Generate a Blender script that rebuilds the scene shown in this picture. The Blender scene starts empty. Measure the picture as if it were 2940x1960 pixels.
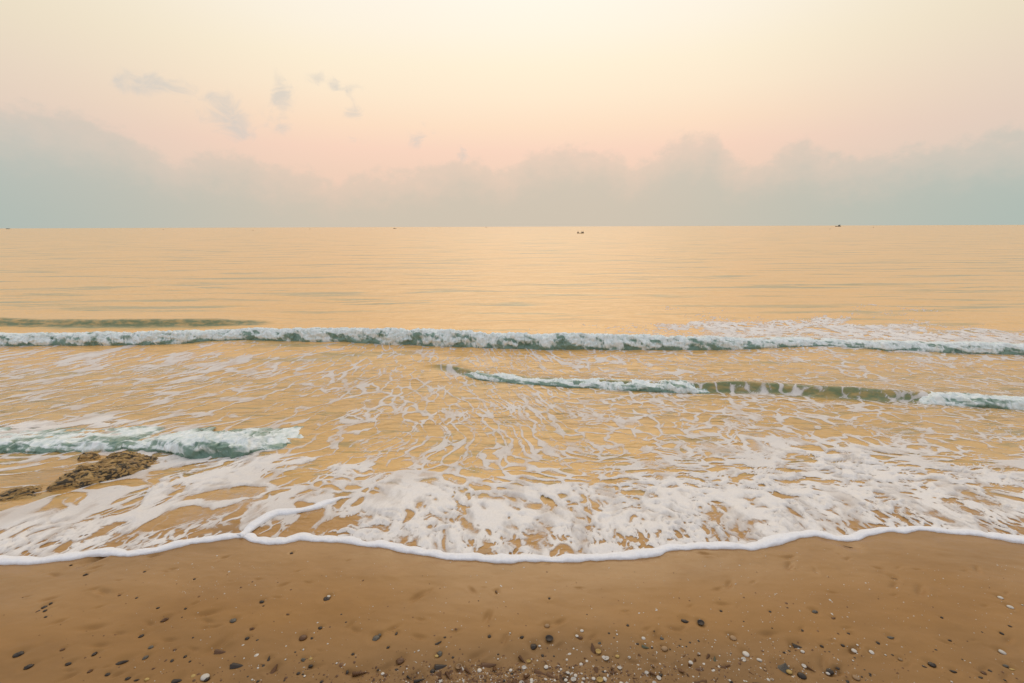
import bpy, math
import numpy as np
from mathutils import Matrix, Vector

scene = bpy.context.scene
COL = scene.collection
rng = np.random.RandomState(11)

# ------------------------------------------------------------------ camera
CAM_Z = 2.8
PITCH = math.radians(14.17)
ROLL = math.radians(0.2)
cam_data = bpy.data.cameras.new('camera')
cam_data.lens = 16.0
cam_data.sensor_width = 36.0
cam_data.clip_start = 0.05
cam_data.clip_end = 80000.0
cam = bpy.data.objects.new('camera', cam_data)
COL.objects.link(cam)
CAM_M = Matrix.Translation((0, 0, CAM_Z)) @ Matrix.Rotation(math.pi / 2 - PITCH, 4, 'X') @ Matrix.Rotation(-ROLL, 4, 'Z')
cam.matrix_world = CAM_M
scene.camera = cam
scene.view_settings.view_transform = 'Standard'
scene.view_settings.look = 'None'
scene.view_settings.exposure = 0.0
scene.view_settings.gamma = 1.0
SUN_EL, SUN_AZ = math.radians(36), math.radians(4)      # ahead of the camera, veiled by haze

R3 = np.array(CAM_M.to_3x3())
FPX = 16.0 / 36.0 * 2940.0


def s2l(r, g, b):
    f = lambda c: (c / 255.0 / 12.92) if c <= 10.3 else ((c / 255.0 + 0.055) / 1.055) ** 2.4
    return (f(r), f(g), f(b), 1.0)


def ray(u, v):
    d = np.stack([(np.asarray(u, float) - 1470.0) / FPX, -(np.asarray(v, float) - 980.0) / FPX,
                  -np.ones_like(np.asarray(u, float) + np.asarray(v, float))], -1)
    return d @ R3.T


def azel(u, v):
    d = ray(u, v)
    return np.degrees(np.arctan2(d[..., 0], d[..., 1])), np.degrees(np.arctan2(d[..., 2], np.hypot(d[..., 0], d[..., 1])))


# ------------------------------------------------------------------ world
class NB:
    """small helper for node maths"""
    def __init__(self, tree):
        self.t = tree
    def new(self, typ, **kw):
        n = self.t.nodes.new(typ)
        for k, v in kw.items():
            setattr(n, k, v)
        return n
    def put(self, sock, val):
        if isinstance(val, bpy.types.NodeSocket):
            self.t.links.new(val, sock)
        else:
            sock.default_value = val
    def m(self, op, a, b=0.0, c=0.0, clamp=False):
        n = self.new('ShaderNodeMath', operation=op, use_clamp=clamp)
        self.put(n.inputs[0], a); self.put(n.inputs[1], b); self.put(n.inputs[2], c)
        return n.outputs[0]
    def sm(self, x, lo, hi, a=0.0, b=1.0):
        n = self.new('ShaderNodeMapRange', interpolation_type='SMOOTHSTEP')
        for i, q in enumerate((x, lo, hi, a, b)):
            self.put(n.inputs[i], q)
        return n.outputs[0]
    def lin(self, x, lo, hi, a=0.0, b=1.0):
        n = self.new('ShaderNodeMapRange')
        for i, q in enumerate((x, lo, hi, a, b)):
            self.put(n.inputs[i], q)
        return n.outputs[0]
    def mix(self, f, a, b, blend='MIX'):
        n = self.new('ShaderNodeMix', data_type='RGBA', blend_type=blend)
        self.put(n.inputs[0], f); self.put(n.inputs[6], a); self.put(n.inputs[7], b)
        return n.outputs[2]
    def ramp(self, x, stops, interp='LINEAR'):
        n = self.new('ShaderNodeValToRGB')
        n.color_ramp.interpolation = interp
        e = n.color_ramp.elements
        while len(e) < len(stops):
            e.new(0.5)
        for i, (p, c) in enumerate(stops):
            e[i].position = p
            e[i].color = c if len(c) == 4 else tuple(c) + (1,)
        self.put(n.inputs[0], x)
        return n.outputs[0]
    def noise(self, vec, scale, detail=4.0, rough=0.55, dist=0.0):
        n = self.new('ShaderNodeTexNoise')
        self.put(n.inputs['Vector'], vec)
        n.inputs['Scale'].default_value = scale
        n.inputs['Detail'].default_value = detail
        n.inputs['Roughness'].default_value = rough
        n.inputs['Distortion'].default_value = dist
        return n.outputs['Fac']
    def mapping(self, vec, scale=(1, 1, 1), loc=(0, 0, 0), rot=(0, 0, 0)):
        n = self.new('ShaderNodeMapping')
        self.put(n.inputs['Vector'], vec)
        n.inputs['Scale'].default_value = scale
        n.inputs['Location'].default_value = loc
        n.inputs['Rotation'].default_value = rot
        return n.outputs[0]
    def attr(self, name):
        n = self.new('ShaderNodeAttribute')
        n.attribute_name = name
        return n.outputs['Fac']


world = bpy.data.worlds.new('World')
scene.world = world
world.use_nodes = True
wt = world.node_tree
wt.nodes.clear()
W = NB(wt)
tc = W.new('ShaderNodeTexCoord').outputs['Generated']
sx = W.new('ShaderNodeSeparateXYZ'); wt.links.new(tc, sx.inputs[0])
X, Y, Z = sx.outputs
DEG = 57.29578
el = W.m('MULTIPLY', W.m('ARCSINE', Z), DEG)
az = W.m('MULTIPLY', W.m('ARCTAN2', X, Y), DEG)
aaz = W.m('ABSOLUTE', az)
e01 = W.lin(el, 0, 90)


def er(stops):
    return W.ramp(e01, [(d / 90.0, s2l(*c)) for d, c in stops])


sky_c = er([(0, (236, 203, 182)), (6, (243, 210, 188)), (8.5, (250, 214, 192)), (11, (254, 224, 196)), (14, (255, 234, 206)),
            (17, (255, 240, 213)), (20, (255, 244, 224)), (25, (255, 248, 236)), (40, (246, 240, 236)), (90, (228, 228, 240))])
sky_e = er([(0, (214, 202, 190)), (9, (228, 208, 192)), (12, (232, 214, 195)), (16, (236, 222, 198)), (20, (240, 228, 203)),
            (26, (244, 234, 214)), (45, (232, 230, 228)), (90, (228, 228, 240))])
sky_b = er([(0, (182, 192, 200)), (15, (205, 213, 224)), (40, (222, 226, 238)), (90, (228, 228, 240))])
sky = W.mix(W.sm(aaz, 18, 52), sky_c, sky_e)
sky = W.mix(W.sm(aaz, 58, 120), sky, sky_b)
# Nishita sky under the haze
nish = W.new('ShaderNodeTexSky', sky_type='NISHITA')
nish.sun_disc = False
nish.sun_elevation = SUN_EL
nish.sun_rotation = SUN_AZ
nish.dust_density = 4.0
nish_c = W.mix(1.0, nish.outputs[0], (0.05, 0.05, 0.05, 1), 'MULTIPLY')
sky = W.mix(0.04, sky, nish_c)

# low cloud bank along the horizon: its upper outline by bearing
bank_px = [(-140, 235), (0, 238), (60, 246), (120, 256), (200, 270), (290, 300), (350, 338), (400, 356), (430, 347), (490, 338), (560, 352),
           (620, 378), (700, 388), (770, 410), (860, 396), (980, 382), (1060, 362), (1110, 366), (1160, 392), (1220, 352),
           (1300, 337), (1390, 344), (1450, 378), (1520, 334), (1575, 310), (1600, 322), (1648, 297), (1668, 348),
           (1740, 366), (1850, 316), (1920, 358), (2352, 296)]
bp = np.array(bank_px, float) * 1.25
baz, bel = azel(bp[:, 0], bp[:, 1])
t01 = W.lin(az, -75, 75)
topv = W.ramp(t01, [((a + 75) / 150.0, (e / 30.0,) * 3) for a, e in zip(baz, bel)])
top = W.m('MULTIPLY', topv, 30.0)
nz1 = W.noise(W.mapping(tc, (1, 1, 1.5)), 13.0, 7.0, 0.58)
nz2 = W.noise(W.mapping(tc, (1, 1, 1.3), (3, 1, 2)), 42.0, 5.0, 0.6)
puff = W.m('ADD', W.m('MULTIPLY', W.m('SUBTRACT', nz1, 0.5), 3.8), W.m('MULTIPLY', W.m('SUBTRACT', nz2, 0.5), 3.0))
edge_d = W.m('SUBTRACT', W.m('ADD', top, puff), el)
bank = W.sm(edge_d, -0.5, 1.1)
bank_soft = W.sm(edge_d, 0.0, 5.5)
bank_m = W.m('ADD', W.m('MULTIPLY', bank, 0.45), W.m('MULTIPLY', bank_soft, 0.55))
bank_c = W.mix(W.sm(az, -16, -58), s2l(208, 196, 178), s2l(172, 186, 180))
bank_c2 = W.mix(W.sm(az, 8, 60), bank_c, s2l(171, 187, 180))
bank_c3 = W.mix(W.sm(el, 9, 0), W.mix(0.25, bank_c2, s2l(226, 212, 200)), bank_c2)
sky = W.mix(W.m('MULTIPLY', bank_m, W.sm(aaz, 130, 70)), sky, bank_c3)

# small ragged clouds above the bank (bearing, elevation, half sizes, strength)
wis_px = [(375, 195, 80, 20, 0.8), (648, 228, 20, 42, 0.9), (775, 192, 46, 18, 0.7), (520, 258, 44, 32, 0.8), (555, 305, 24, 26, 0.6),
          (812, 280, 22, 36, 0.5), (962, 310, 26, 24, 0.45), (635, 285, 16, 14, 0.5), (60, 290, 60, 30, 0.3), (1062, 340, 12, 22, 0.5), (315, 205, 30, 14, 0.6)]
nz3 = W.noise(W.mapping(tc, (1, 1, 1.2), (7, 2, 5)), 26.0, 6.0, 0.56, 0.8)
acc = None
for (u, v, hu, hv, st) in wis_px:
    a0, e0 = azel(u * 1.25, v * 1.25)
    a1, _ = azel((u + hu) * 1.25, v * 1.25)
    _, e1 = azel(u * 1.25, (v - hv) * 1.25)
    da = W.m('DIVIDE', W.m('SUBTRACT', az, float(a0)), float(a1 - a0))
    de = W.m('DIVIDE', W.m('SUBTRACT', el, float(e0)), float(e1 - e0))
    r2 = W.m('ADD', W.m('MULTIPLY', da, da), W.m('MULTIPLY', de, de))
    g = W.m('MULTIPLY', W.m('EXPONENT', W.m('MULTIPLY', r2, -0.6)), st * 1.15)
    acc = g if acc is None else W.m('ADD', acc, g)
wis = W.sm(W.m('ADD', acc, W.m('MULTIPLY', W.m('SUBTRACT', nz3, 0.5), 3.4)), 0.2, 1.35)
wis = W.m('MULTIPLY', wis, W.sm(acc, 0.03, 0.3))
sky = W.mix(W.m('MULTIPLY', wis, 0.62), sky, s2l(204, 202, 197))
bg = W.new('ShaderNodeBackground')
wt.links.new(sky, bg.inputs[0])
bg.inputs[1].default_value = 1.0
wo = W.new('ShaderNodeOutputWorld')
wt.links.new(bg.outputs[0], wo.inputs[0])

# ------------------------------------------------------------------ sun (behind thin haze)
sd = bpy.data.lights.new('sun', 'SUN')
sd.energy = 0.55
sd.angle = math.radians(45)
sd.color = (1.0, 0.86, 0.66)
sun = bpy.data.objects.new('sun', sd)
COL.objects.link(sun)
sdir = Vector((math.sin(SUN_AZ) * math.cos(SUN_EL), math.cos(SUN_AZ) * math.cos(SUN_EL), math.sin(SUN_EL)))
sun.rotation_euler = sdir.to_track_quat('Z', 'Y').to_euler()
sun.location = (0, 40, 40)

# ------------------------------------------------------------------ numpy noise
_perm = np.random.RandomState(3).permutation(4096)
_grad = np.random.RandomState(4).normal(size=(4096, 3))
_grad /= np.linalg.norm(_grad, axis=1)[:, None]


def _h(i, j, k):
    return _perm[(_perm[(_perm[i & 4095] + j) & 4095] + k) & 4095]


def pn(x, y, z=0.0):
    x, y, z = np.broadcast_arrays(np.asarray(x, float), np.asarray(y, float), np.asarray(z, float))
    xi, yi, zi = np.floor(x).astype(np.int64), np.floor(y).astype(np.int64), np.floor(z).astype(np.int64)
    fx, fy, fz = x - xi, y - yi, z - zi
    u, v, w = fx ** 3 * (fx * (fx * 6 - 15) + 10), fy ** 3 * (fy * (fy * 6 - 15) + 10), fz ** 3 * (fz * (fz * 6 - 15) + 10)
    out = 0
    for a in (0, 1):
        for b in (0, 1):
            for c in (0, 1):
                g = _grad[_h(xi + a, yi + b, zi + c)]
                d = g[..., 0] * (fx - a) + g[..., 1] * (fy - b) + g[..., 2] * (fz - c)
                out = out + d * (u if a else 1 - u) * (v if b else 1 - v) * (w if c else 1 - w)
    return out * 1.5


def fbm(x, y, z=0.0, o=4, g=0.5):
    s, a, f = 0, 1.0, 1.0
    for i in range(o):
        s = s + a * pn(x * f + 17.3 * i, y * f - 9.1 * i, np.asarray(z) * f + 4.7 * i)
        a *= g; f *= 2.03
    return s


def voro(x, y, seed=0):
    """F1, F2 of jittered cells"""
    xi, yi = np.floor(x).astype(np.int64), np.floor(y).astype(np.int64)
    f1 = np.full(x.shape, 9.0); f2 = np.full(x.shape, 9.0); cid = np.zeros(x.shape)
    for a in (-1, 0, 1):
        for b in (-1, 0, 1):
            h = _h(xi + a, yi + b, np.full_like(xi, seed))
            h2 = _perm[(h + 77) & 4095]
            px, py = xi + a + h / 4096.0, yi + b + h2 / 4096.0
            d = np.hypot(px - x, py - y)
            cid = np.where(d < f1, _perm[(h + 911) & 4095] / 4096.0, cid)
            f2 = np.where(d < f1, f1, np.minimum(f2, d))
            f1 = np.minimum(f1, d)
    return f1, f2, cid


def ss(lo, hi, x):
    t = np.clip((x - lo) / (hi - lo), 0, 1)
    return t * t * (3 - 2 * t)


# ------------------------------------------------------------------ ground profile
SLOPE, Y0, SOFT = 0.13, 8.0, 0.7


def prof(y):
    """height of the beach face, running down to still-water level"""
    y = np.asarray(y, float)
    t = (Y0 - y) / SOFT
    return SLOPE * SOFT * np.logaddexp(0, np.clip(t, -40, 400)) * 1.0


def px2g(u, v, off=0.0):
    """photo pixel -> point on the beach / sea plane"""
    d = ray(u, v)
    lo = np.full(d.shape[:-1], 0.3); hi = np.full(d.shape[:-1], 40000.0)
    for _ in range(60):
        mid = np.sqrt(lo * hi)
        z = CAM_Z + d[..., 2] / d[..., 1] * mid
        below = z < prof(mid) + off
        hi = np.where(below, mid, hi); lo = np.where(below, lo, mid)
    y = np.sqrt(lo * hi)
    return d[..., 0] / d[..., 1] * y, y


def P(pts):   # points given at 2352 px photo width
    p = np.array(pts, float) * 1.25
    return px2g(p[:, 0], p[:, 1])


FAN = 1.2     # x = a * (y + FAN): spreading columns of the water sheet

# ------------------------------------------------------------------ object helpers
def mesh_obj(name, verts, faces, mat, parent=None, smooth=True, attrs=None, link=True):
    """faces: (n,4) or (n,3) int array, or list of such arrays"""
    me = bpy.data.meshes.new(name)
    verts = np.asarray(verts, np.float32)
    fl = faces if isinstance(faces, list) else [faces]
    fl = [np.asarray(f, np.int32) for f in fl if len(f)]
    loops = np.concatenate([f.ravel() for f in fl])
    tot = np.concatenate([np.full(len(f), f.shape[1], np.int32) for f in fl])
    start = np.concatenate([[0], np.cumsum(tot)[:-1]]).astype(np.int32)
    me.vertices.add(len(verts)); me.vertices.foreach_set('co', verts.ravel())
    me.loops.add(len(loops)); me.loops.foreach_set('vertex_index', loops)
    me.polygons.add(len(tot)); me.polygons.foreach_set('loop_start', start)
    try:
        me.polygons.foreach_set('loop_total', tot)
    except Exception:
        pass
    if smooth:
        me.polygons.foreach_set('use_smooth', np.ones(len(tot), bool))
    for k, v in (attrs or {}).items():
        a = me.attributes.new(k, 'FLOAT', 'POINT')
        a.data.foreach_set('value', np.asarray(v, np.float32).ravel())
    me.update(calc_edges=True)
    me.validate()
    if mat:
        me.materials.append(mat)
    o = bpy.data.objects.new(name, me)
    if link:
        COL.objects.link(o)
    if parent:
        o.parent = parent
    return o


def grid_faces(nr, nc, wrap=False):
    i = np.arange(nr - 1)[:, None]
    j = np.arange(nc if wrap else nc - 1)[None, :]
    j2 = (j + 1) % nc
    return np.stack([i * nc + j, i * nc + j2, (i + 1) * nc + j2, (i + 1) * nc + j], -1).reshape(-1, 4)


def tag(o, label=None, cat=None, group=None, kind=None):
    if label: o['label'] = label
    if cat: o['category'] = cat
    if group: o['group'] = group
    if kind: o['kind'] = kind
    return o


def mat_new(name):
    m = bpy.data.materials.new(name)
    m.use_nodes = True
    t = m.node_tree
    b = t.nodes['Principled BSDF']
    return m, NB(t), b


# ------------------------------------------------------------------ materials
def make_sand():
    m, n, b = mat_new('wet_sand')
    co = n.new('ShaderNodeTexCoord').outputs['Object']
    big = n.noise(n.mapping(co, (0.8, 1.3, 1)), 1.6, 4, 0.6)
    mid = n.noise(co, 14, 5, 0.6)
    fine = n.noise(co, 420, 3, 0.7)
    c = n.ramp(big, [(0.3, (0.29, 0.150, 0.050, 1)), (0.5, (0.33, 0.173, 0.058, 1)), (0.72, (0.365, 0.195, 0.068, 1))])
    c = n.mix(n.sm(mid, 0.5, 0.75, 0, 0.22), c, (0.24, 0.13, 0.055, 1))
    c = n.mix(n.sm(fine, 0.56, 0.72, 0, 0.4), c, (0.20, 0.12, 0.06, 1))
    c = n.mix(n.sm(fine, 0.42, 0.3, 0, 0.3), c, (0.45, 0.27, 0.12, 1))
    line = n.attr('near_dark')          # vignette darkening painted into the nearest sand
    c = n.mix(n.m('MULTIPLY', line, 0.8), c, (0.20, 0.115, 0.05, 1))
    n.put(b.inputs['Base Color'], c)
    wet = n.sm(n.noise(n.mapping(co, (0.6, 1.5, 1), (4, 2, 0)), 2.2, 3), 0.3, 0.7)
    band = n.attr('wet')
    n.put(b.inputs['Roughness'], n.m('SUBTRACT', n.lin(wet, 0, 1, 0.55, 0.42), n.m('MULTIPLY', band, 0.2)))
    n.put(b.inputs['Specular IOR Level'], n.lin(band, 0, 1, 0.18, 0.5))
    b.inputs['Specular Tint'].default_value = (1.0, 0.85, 0.6, 1)
    bp1 = n.new('ShaderNodeBump'); bp1.inputs['Strength'].default_value = 0.25; bp1.inputs['Distance'].default_value = 0.004
    n.put(bp1.inputs['Height'], n.m('ADD', n.m('MULTIPLY', fine, 0.35), n.m('MULTIPLY', mid, 1.0)))
    n.put(b.inputs['Normal'], bp1.outputs[0])
    return m


def make_water():
    m, n, b = mat_new('sea_water')
    geo = n.new('ShaderNodeNewGeometry').outputs['Position']
    deep = n.attr('deep')
    steep = n.attr('murk')
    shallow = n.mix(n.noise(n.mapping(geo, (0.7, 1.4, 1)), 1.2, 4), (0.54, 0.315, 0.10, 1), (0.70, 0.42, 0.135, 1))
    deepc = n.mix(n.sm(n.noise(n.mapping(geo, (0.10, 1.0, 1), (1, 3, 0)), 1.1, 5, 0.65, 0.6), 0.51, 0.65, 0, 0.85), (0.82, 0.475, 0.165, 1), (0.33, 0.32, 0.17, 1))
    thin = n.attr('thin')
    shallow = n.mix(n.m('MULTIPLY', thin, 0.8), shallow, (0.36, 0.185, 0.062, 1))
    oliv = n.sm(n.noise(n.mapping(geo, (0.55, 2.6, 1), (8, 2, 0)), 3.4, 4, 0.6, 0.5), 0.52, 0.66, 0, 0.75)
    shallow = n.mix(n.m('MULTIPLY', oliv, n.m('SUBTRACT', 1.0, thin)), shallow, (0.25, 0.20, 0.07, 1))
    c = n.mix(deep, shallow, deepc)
    c = n.mix(n.m('MULTIPLY', steep, n.sm(n.noise(n.mapping(geo, (0.8, 1, 3)), 5.0, 5), 0.3, 0.62, 0.45, 1.0)), c, (0.15, 0.19, 0.095, 1))
    n.put(b.inputs['Base Color'], c)
    b.inputs['IOR'].default_value = 1.33
    b.inputs['Specular IOR Level'].default_value = 0.6
    b.inputs['Specular Tint'].default_value = (1.0, 0.78, 0.46, 1)
    n.put(b.inputs['Roughness'], n.lin(deep, 0, 1, 0.12, 0.26))
    w1 = n.noise(n.mapping(geo, (0.55, 1.7, 1)), 2.6, 4, 0.55, 0.6)
    w2 = n.noise(n.mapping(geo, (0.35, 1.0, 1), (5, 1, 0)), 0.9, 4, 0.6, 0.4)
    w3 = n.noise(n.mapping(geo, (0.7, 1.5, 1), (2, 9, 0)), 13.0, 3, 0.5, 0.8)
    hgt = n.m('ADD', n.m('MULTIPLY', w1, 0.05), n.m('ADD', n.m('MULTIPLY', w2, 0.16), n.m('MULTIPLY', w3, 0.010)))
    bp1 = n.new('ShaderNodeBump'); bp1.inputs['Strength'].default_value = 0.7; bp1.inputs['Distance'].default_value = 1.0
    n.put(bp1.inputs['Height'], hgt)
    n.put(b.inputs['Normal'], bp1.outputs[0])
    return m


def make_foam(name, alpha=True, white=(0.83, 0.775, 0.71, 1)):
    m, n, b = mat_new(name)
    geo = n.new('ShaderNodeNewGeometry').outputs['Position']
    f = n.attr('foam')
    veil = n.noise(n.mapping(geo, (1.6, 0.6, 1)), 3.2, 5, 0.6)
    froth = n.noise(n.mapping(geo, (1.3, 0.8, 1)), 60, 4, 0.65)
    n.put(b.inputs['Base Color'], n.mix(n.sm(froth, 0.35, 0.65), n.mix(0.12, white, (0.4, 0.36, 0.3, 1)), white))
    b.inputs['Roughness'].default_value = 0.75
    b.inputs['Specular IOR Level'].default_value = 0.25
    bp1 = n.new('ShaderNodeBump'); bp1.inputs['Strength'].default_value = 0.7; bp1.inputs['Distance'].default_value = 0.03
    big = n.noise(n.mapping(geo, (1.3, 0.6, 1)), 6, 5, 0.6, 0.5)
    n.put(bp1.inputs['Height'], n.m('ADD', n.m('MULTIPLY', froth, 0.12), big))
    n.put(b.inputs['Normal'], bp1.outputs[0])
    if not alpha:
        bp1.inputs['Strength'].default_value = 0.25
    if alpha:
        fine = n.m('MULTIPLY', n.m('SUBTRACT', n.noise(n.mapping(geo, (1.2, 0.8, 1)), 34, 4, 0.65), 0.5), 0.14)
        a = n.sm(n.m('ADD', f, fine), -0.015, 0.11)
        thick = n.m('ADD', n.sm(veil, 0.33, 0.60, 0.58, 0.97), n.sm(f, 0.06, 0.32, 0, 0.22), clamp=True)
        n.put(b.inputs['Alpha'], n.m('MULTIPLY', n.m('MULTIPLY', a, thick), n.lin(n.attr('dens'), 0.45, 0.85, 0.74, 1.0)))
    return m


def make_surf():
    """tumbling white water: foam strands over green water, wave shading worked into the mix"""
    m, n, b = mat_new('surf')
    geo = n.new('ShaderNodeNewGeometry').outputs['Position']
    f = n.attr('foam')
    fine = n.noise(n.mapping(geo, (1, 0.5, 0.45)), 19, 5, 0.65, 0.8)
    k = n.sm(n.m('ADD', f, n.m('MULTIPLY', n.m('SUBTRACT', fine, 0.5), 0.55)), 0.10, 0.60)
    water = n.mix(n.noise(geo, 3, 3), (0.12, 0.22, 0.175, 1), (0.27, 0.36, 0.27, 1))
    c = n.mix(k, water, n.mix(n.sm(fine, 0.3, 0.7), (0.62, 0.69, 0.64, 1), (0.88, 0.90, 0.87, 1)))
    n.put(b.inputs['Base Color'], c)
    n.put(b.inputs['Roughness'], n.lin(k, 0, 1, 0.15, 0.8))
    b.inputs['Specular IOR Level'].default_value = 0.3
    bp1 = n.new('ShaderNodeBump'); bp1.inputs['Strength'].default_value = 0.35; bp1.inputs['Distance'].default_value = 0.025
    n.put(bp1.inputs['Height'], fine)
    n.put(b.inputs['Normal'], bp1.outputs[0])
    return m


def make_rock():
    m, n, b = mat_new('reef_rock')
    co = n.new('ShaderNodeTexCoord').outputs['Object']
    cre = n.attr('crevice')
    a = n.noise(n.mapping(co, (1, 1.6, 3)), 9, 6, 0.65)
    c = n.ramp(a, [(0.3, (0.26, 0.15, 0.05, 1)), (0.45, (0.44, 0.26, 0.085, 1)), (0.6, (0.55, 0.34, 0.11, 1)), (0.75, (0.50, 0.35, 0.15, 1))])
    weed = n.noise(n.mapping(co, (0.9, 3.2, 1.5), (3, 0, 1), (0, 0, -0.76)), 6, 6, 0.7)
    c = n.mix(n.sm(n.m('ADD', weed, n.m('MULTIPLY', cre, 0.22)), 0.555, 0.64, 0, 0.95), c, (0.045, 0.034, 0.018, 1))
    n.put(b.inputs['Base Color'], c)
    b.inputs['Roughness'].default_value = 0.42
    bp1 = n.new('ShaderNodeBump'); bp1.inputs['Strength'].default_value = 0.9; bp1.inputs['Distance'].default_value = 0.025
    n.put(bp1.inputs['Height'], n.noise(n.mapping(co, (1, 1.5, 2)), 30, 6, 0.7))
    n.put(b.inputs['Normal'], bp1.outputs[0])
    return m


def make_shell(name, c0, c1, rough=0.45, scale=60, dark=None):
    m, n, b = mat_new(name)
    co = n.new('ShaderNodeTexCoord').outputs['Object']
    oi = n.new('ShaderNodeObjectInfo').outputs['Random']
    a = n.noise(n.mapping(co, (1, 1, 1)), scale, 4, 0.6)
    c = n.mix(n.sm(a, 0.3, 0.7), c0, c1)
    if dark:
        c = n.mix(n.sm(n.noise(co, scale * 2.3, 3), 0.56, 0.68, 0, 0.8), c, dark)
    c = n.mix(n.m('MULTIPLY', oi, 0.35), c, tuple(0.5 * q for q in c0[:3]) + (1,))
    n.put(b.inputs['Base Color'], c)
    b.inputs['Roughness'].default_value = rough
    b.inputs['Specular IOR Level'].default_value = 0.35
    bp1 = n.new('ShaderNodeBump'); bp1.inputs['Strength'].default_value = 0.3; bp1.inputs['Distance'].default_value = 0.002
    n.put(bp1.inputs['Height'], a)
    n.put(b.inputs['Normal'], bp1.outputs[0])
    return m


def make_paint(name, c0, rough=0.6):
    m, n, b = mat_new(name)
    co = n.new('ShaderNodeTexCoord').outputs['Object']
    a = n.noise(co, 3, 4, 0.6)
    n.put(b.inputs['Base Color'], n.mix(n.sm(a, 0.35, 0.7, 0, 0.4), c0, tuple(0.6 * q for q in c0[:3]) + (1,)))
    b.inputs['Roughness'].default_value = rough
    return m


M_SAND, M_WATER = make_sand(), make_water()
M_FOAM = make_foam('foam_lace'); M_LIP = make_foam('foam_lip', alpha=False, white=(0.84, 0.83, 0.83, 1))
M_SURF, M_ROCK = make_surf(), make_rock()
M_WHITE = make_shell('white_shell', (0.72, 0.68, 0.60, 1), (0.50, 0.42, 0.32, 1))
M_YELLOW = make_shell('yellow_shell', (0.55, 0.38, 0.12, 1), (0.42, 0.26, 0.07, 1))
M_BROWN = make_shell('brown_shell', (0.085, 0.034, 0.010, 1), (0.19, 0.085, 0.026, 1), 0.35, 40, (0.03, 0.014, 0.006, 1))
M_DARK = make_shell('dark_stone', (0.022, 0.014, 0.009, 1), (0.055, 0.036, 0.022, 1), 0.35, 50)
M_GREY = make_shell('grey_stone', (0.14, 0.12, 0.09, 1), (0.07, 0.06, 0.045, 1), 0.4, 50)
M_GREEN = make_shell('green_shell', (0.06, 0.07, 0.035, 1), (0.14, 0.13, 0.07, 1), 0.35, 50)
M_TAN = make_shell('tan_shell', (0.40, 0.26, 0.13, 1), (0.30, 0.17, 0.08, 1), 0.45, 50, (0.14, 0.08, 0.04, 1))
SHELLMAT = dict(white=M_WHITE, yellow=M_YELLOW, brown=M_BROWN, dark=M_DARK, grey=M_GREY, green=M_GREEN, tan=M_TAN)

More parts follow.
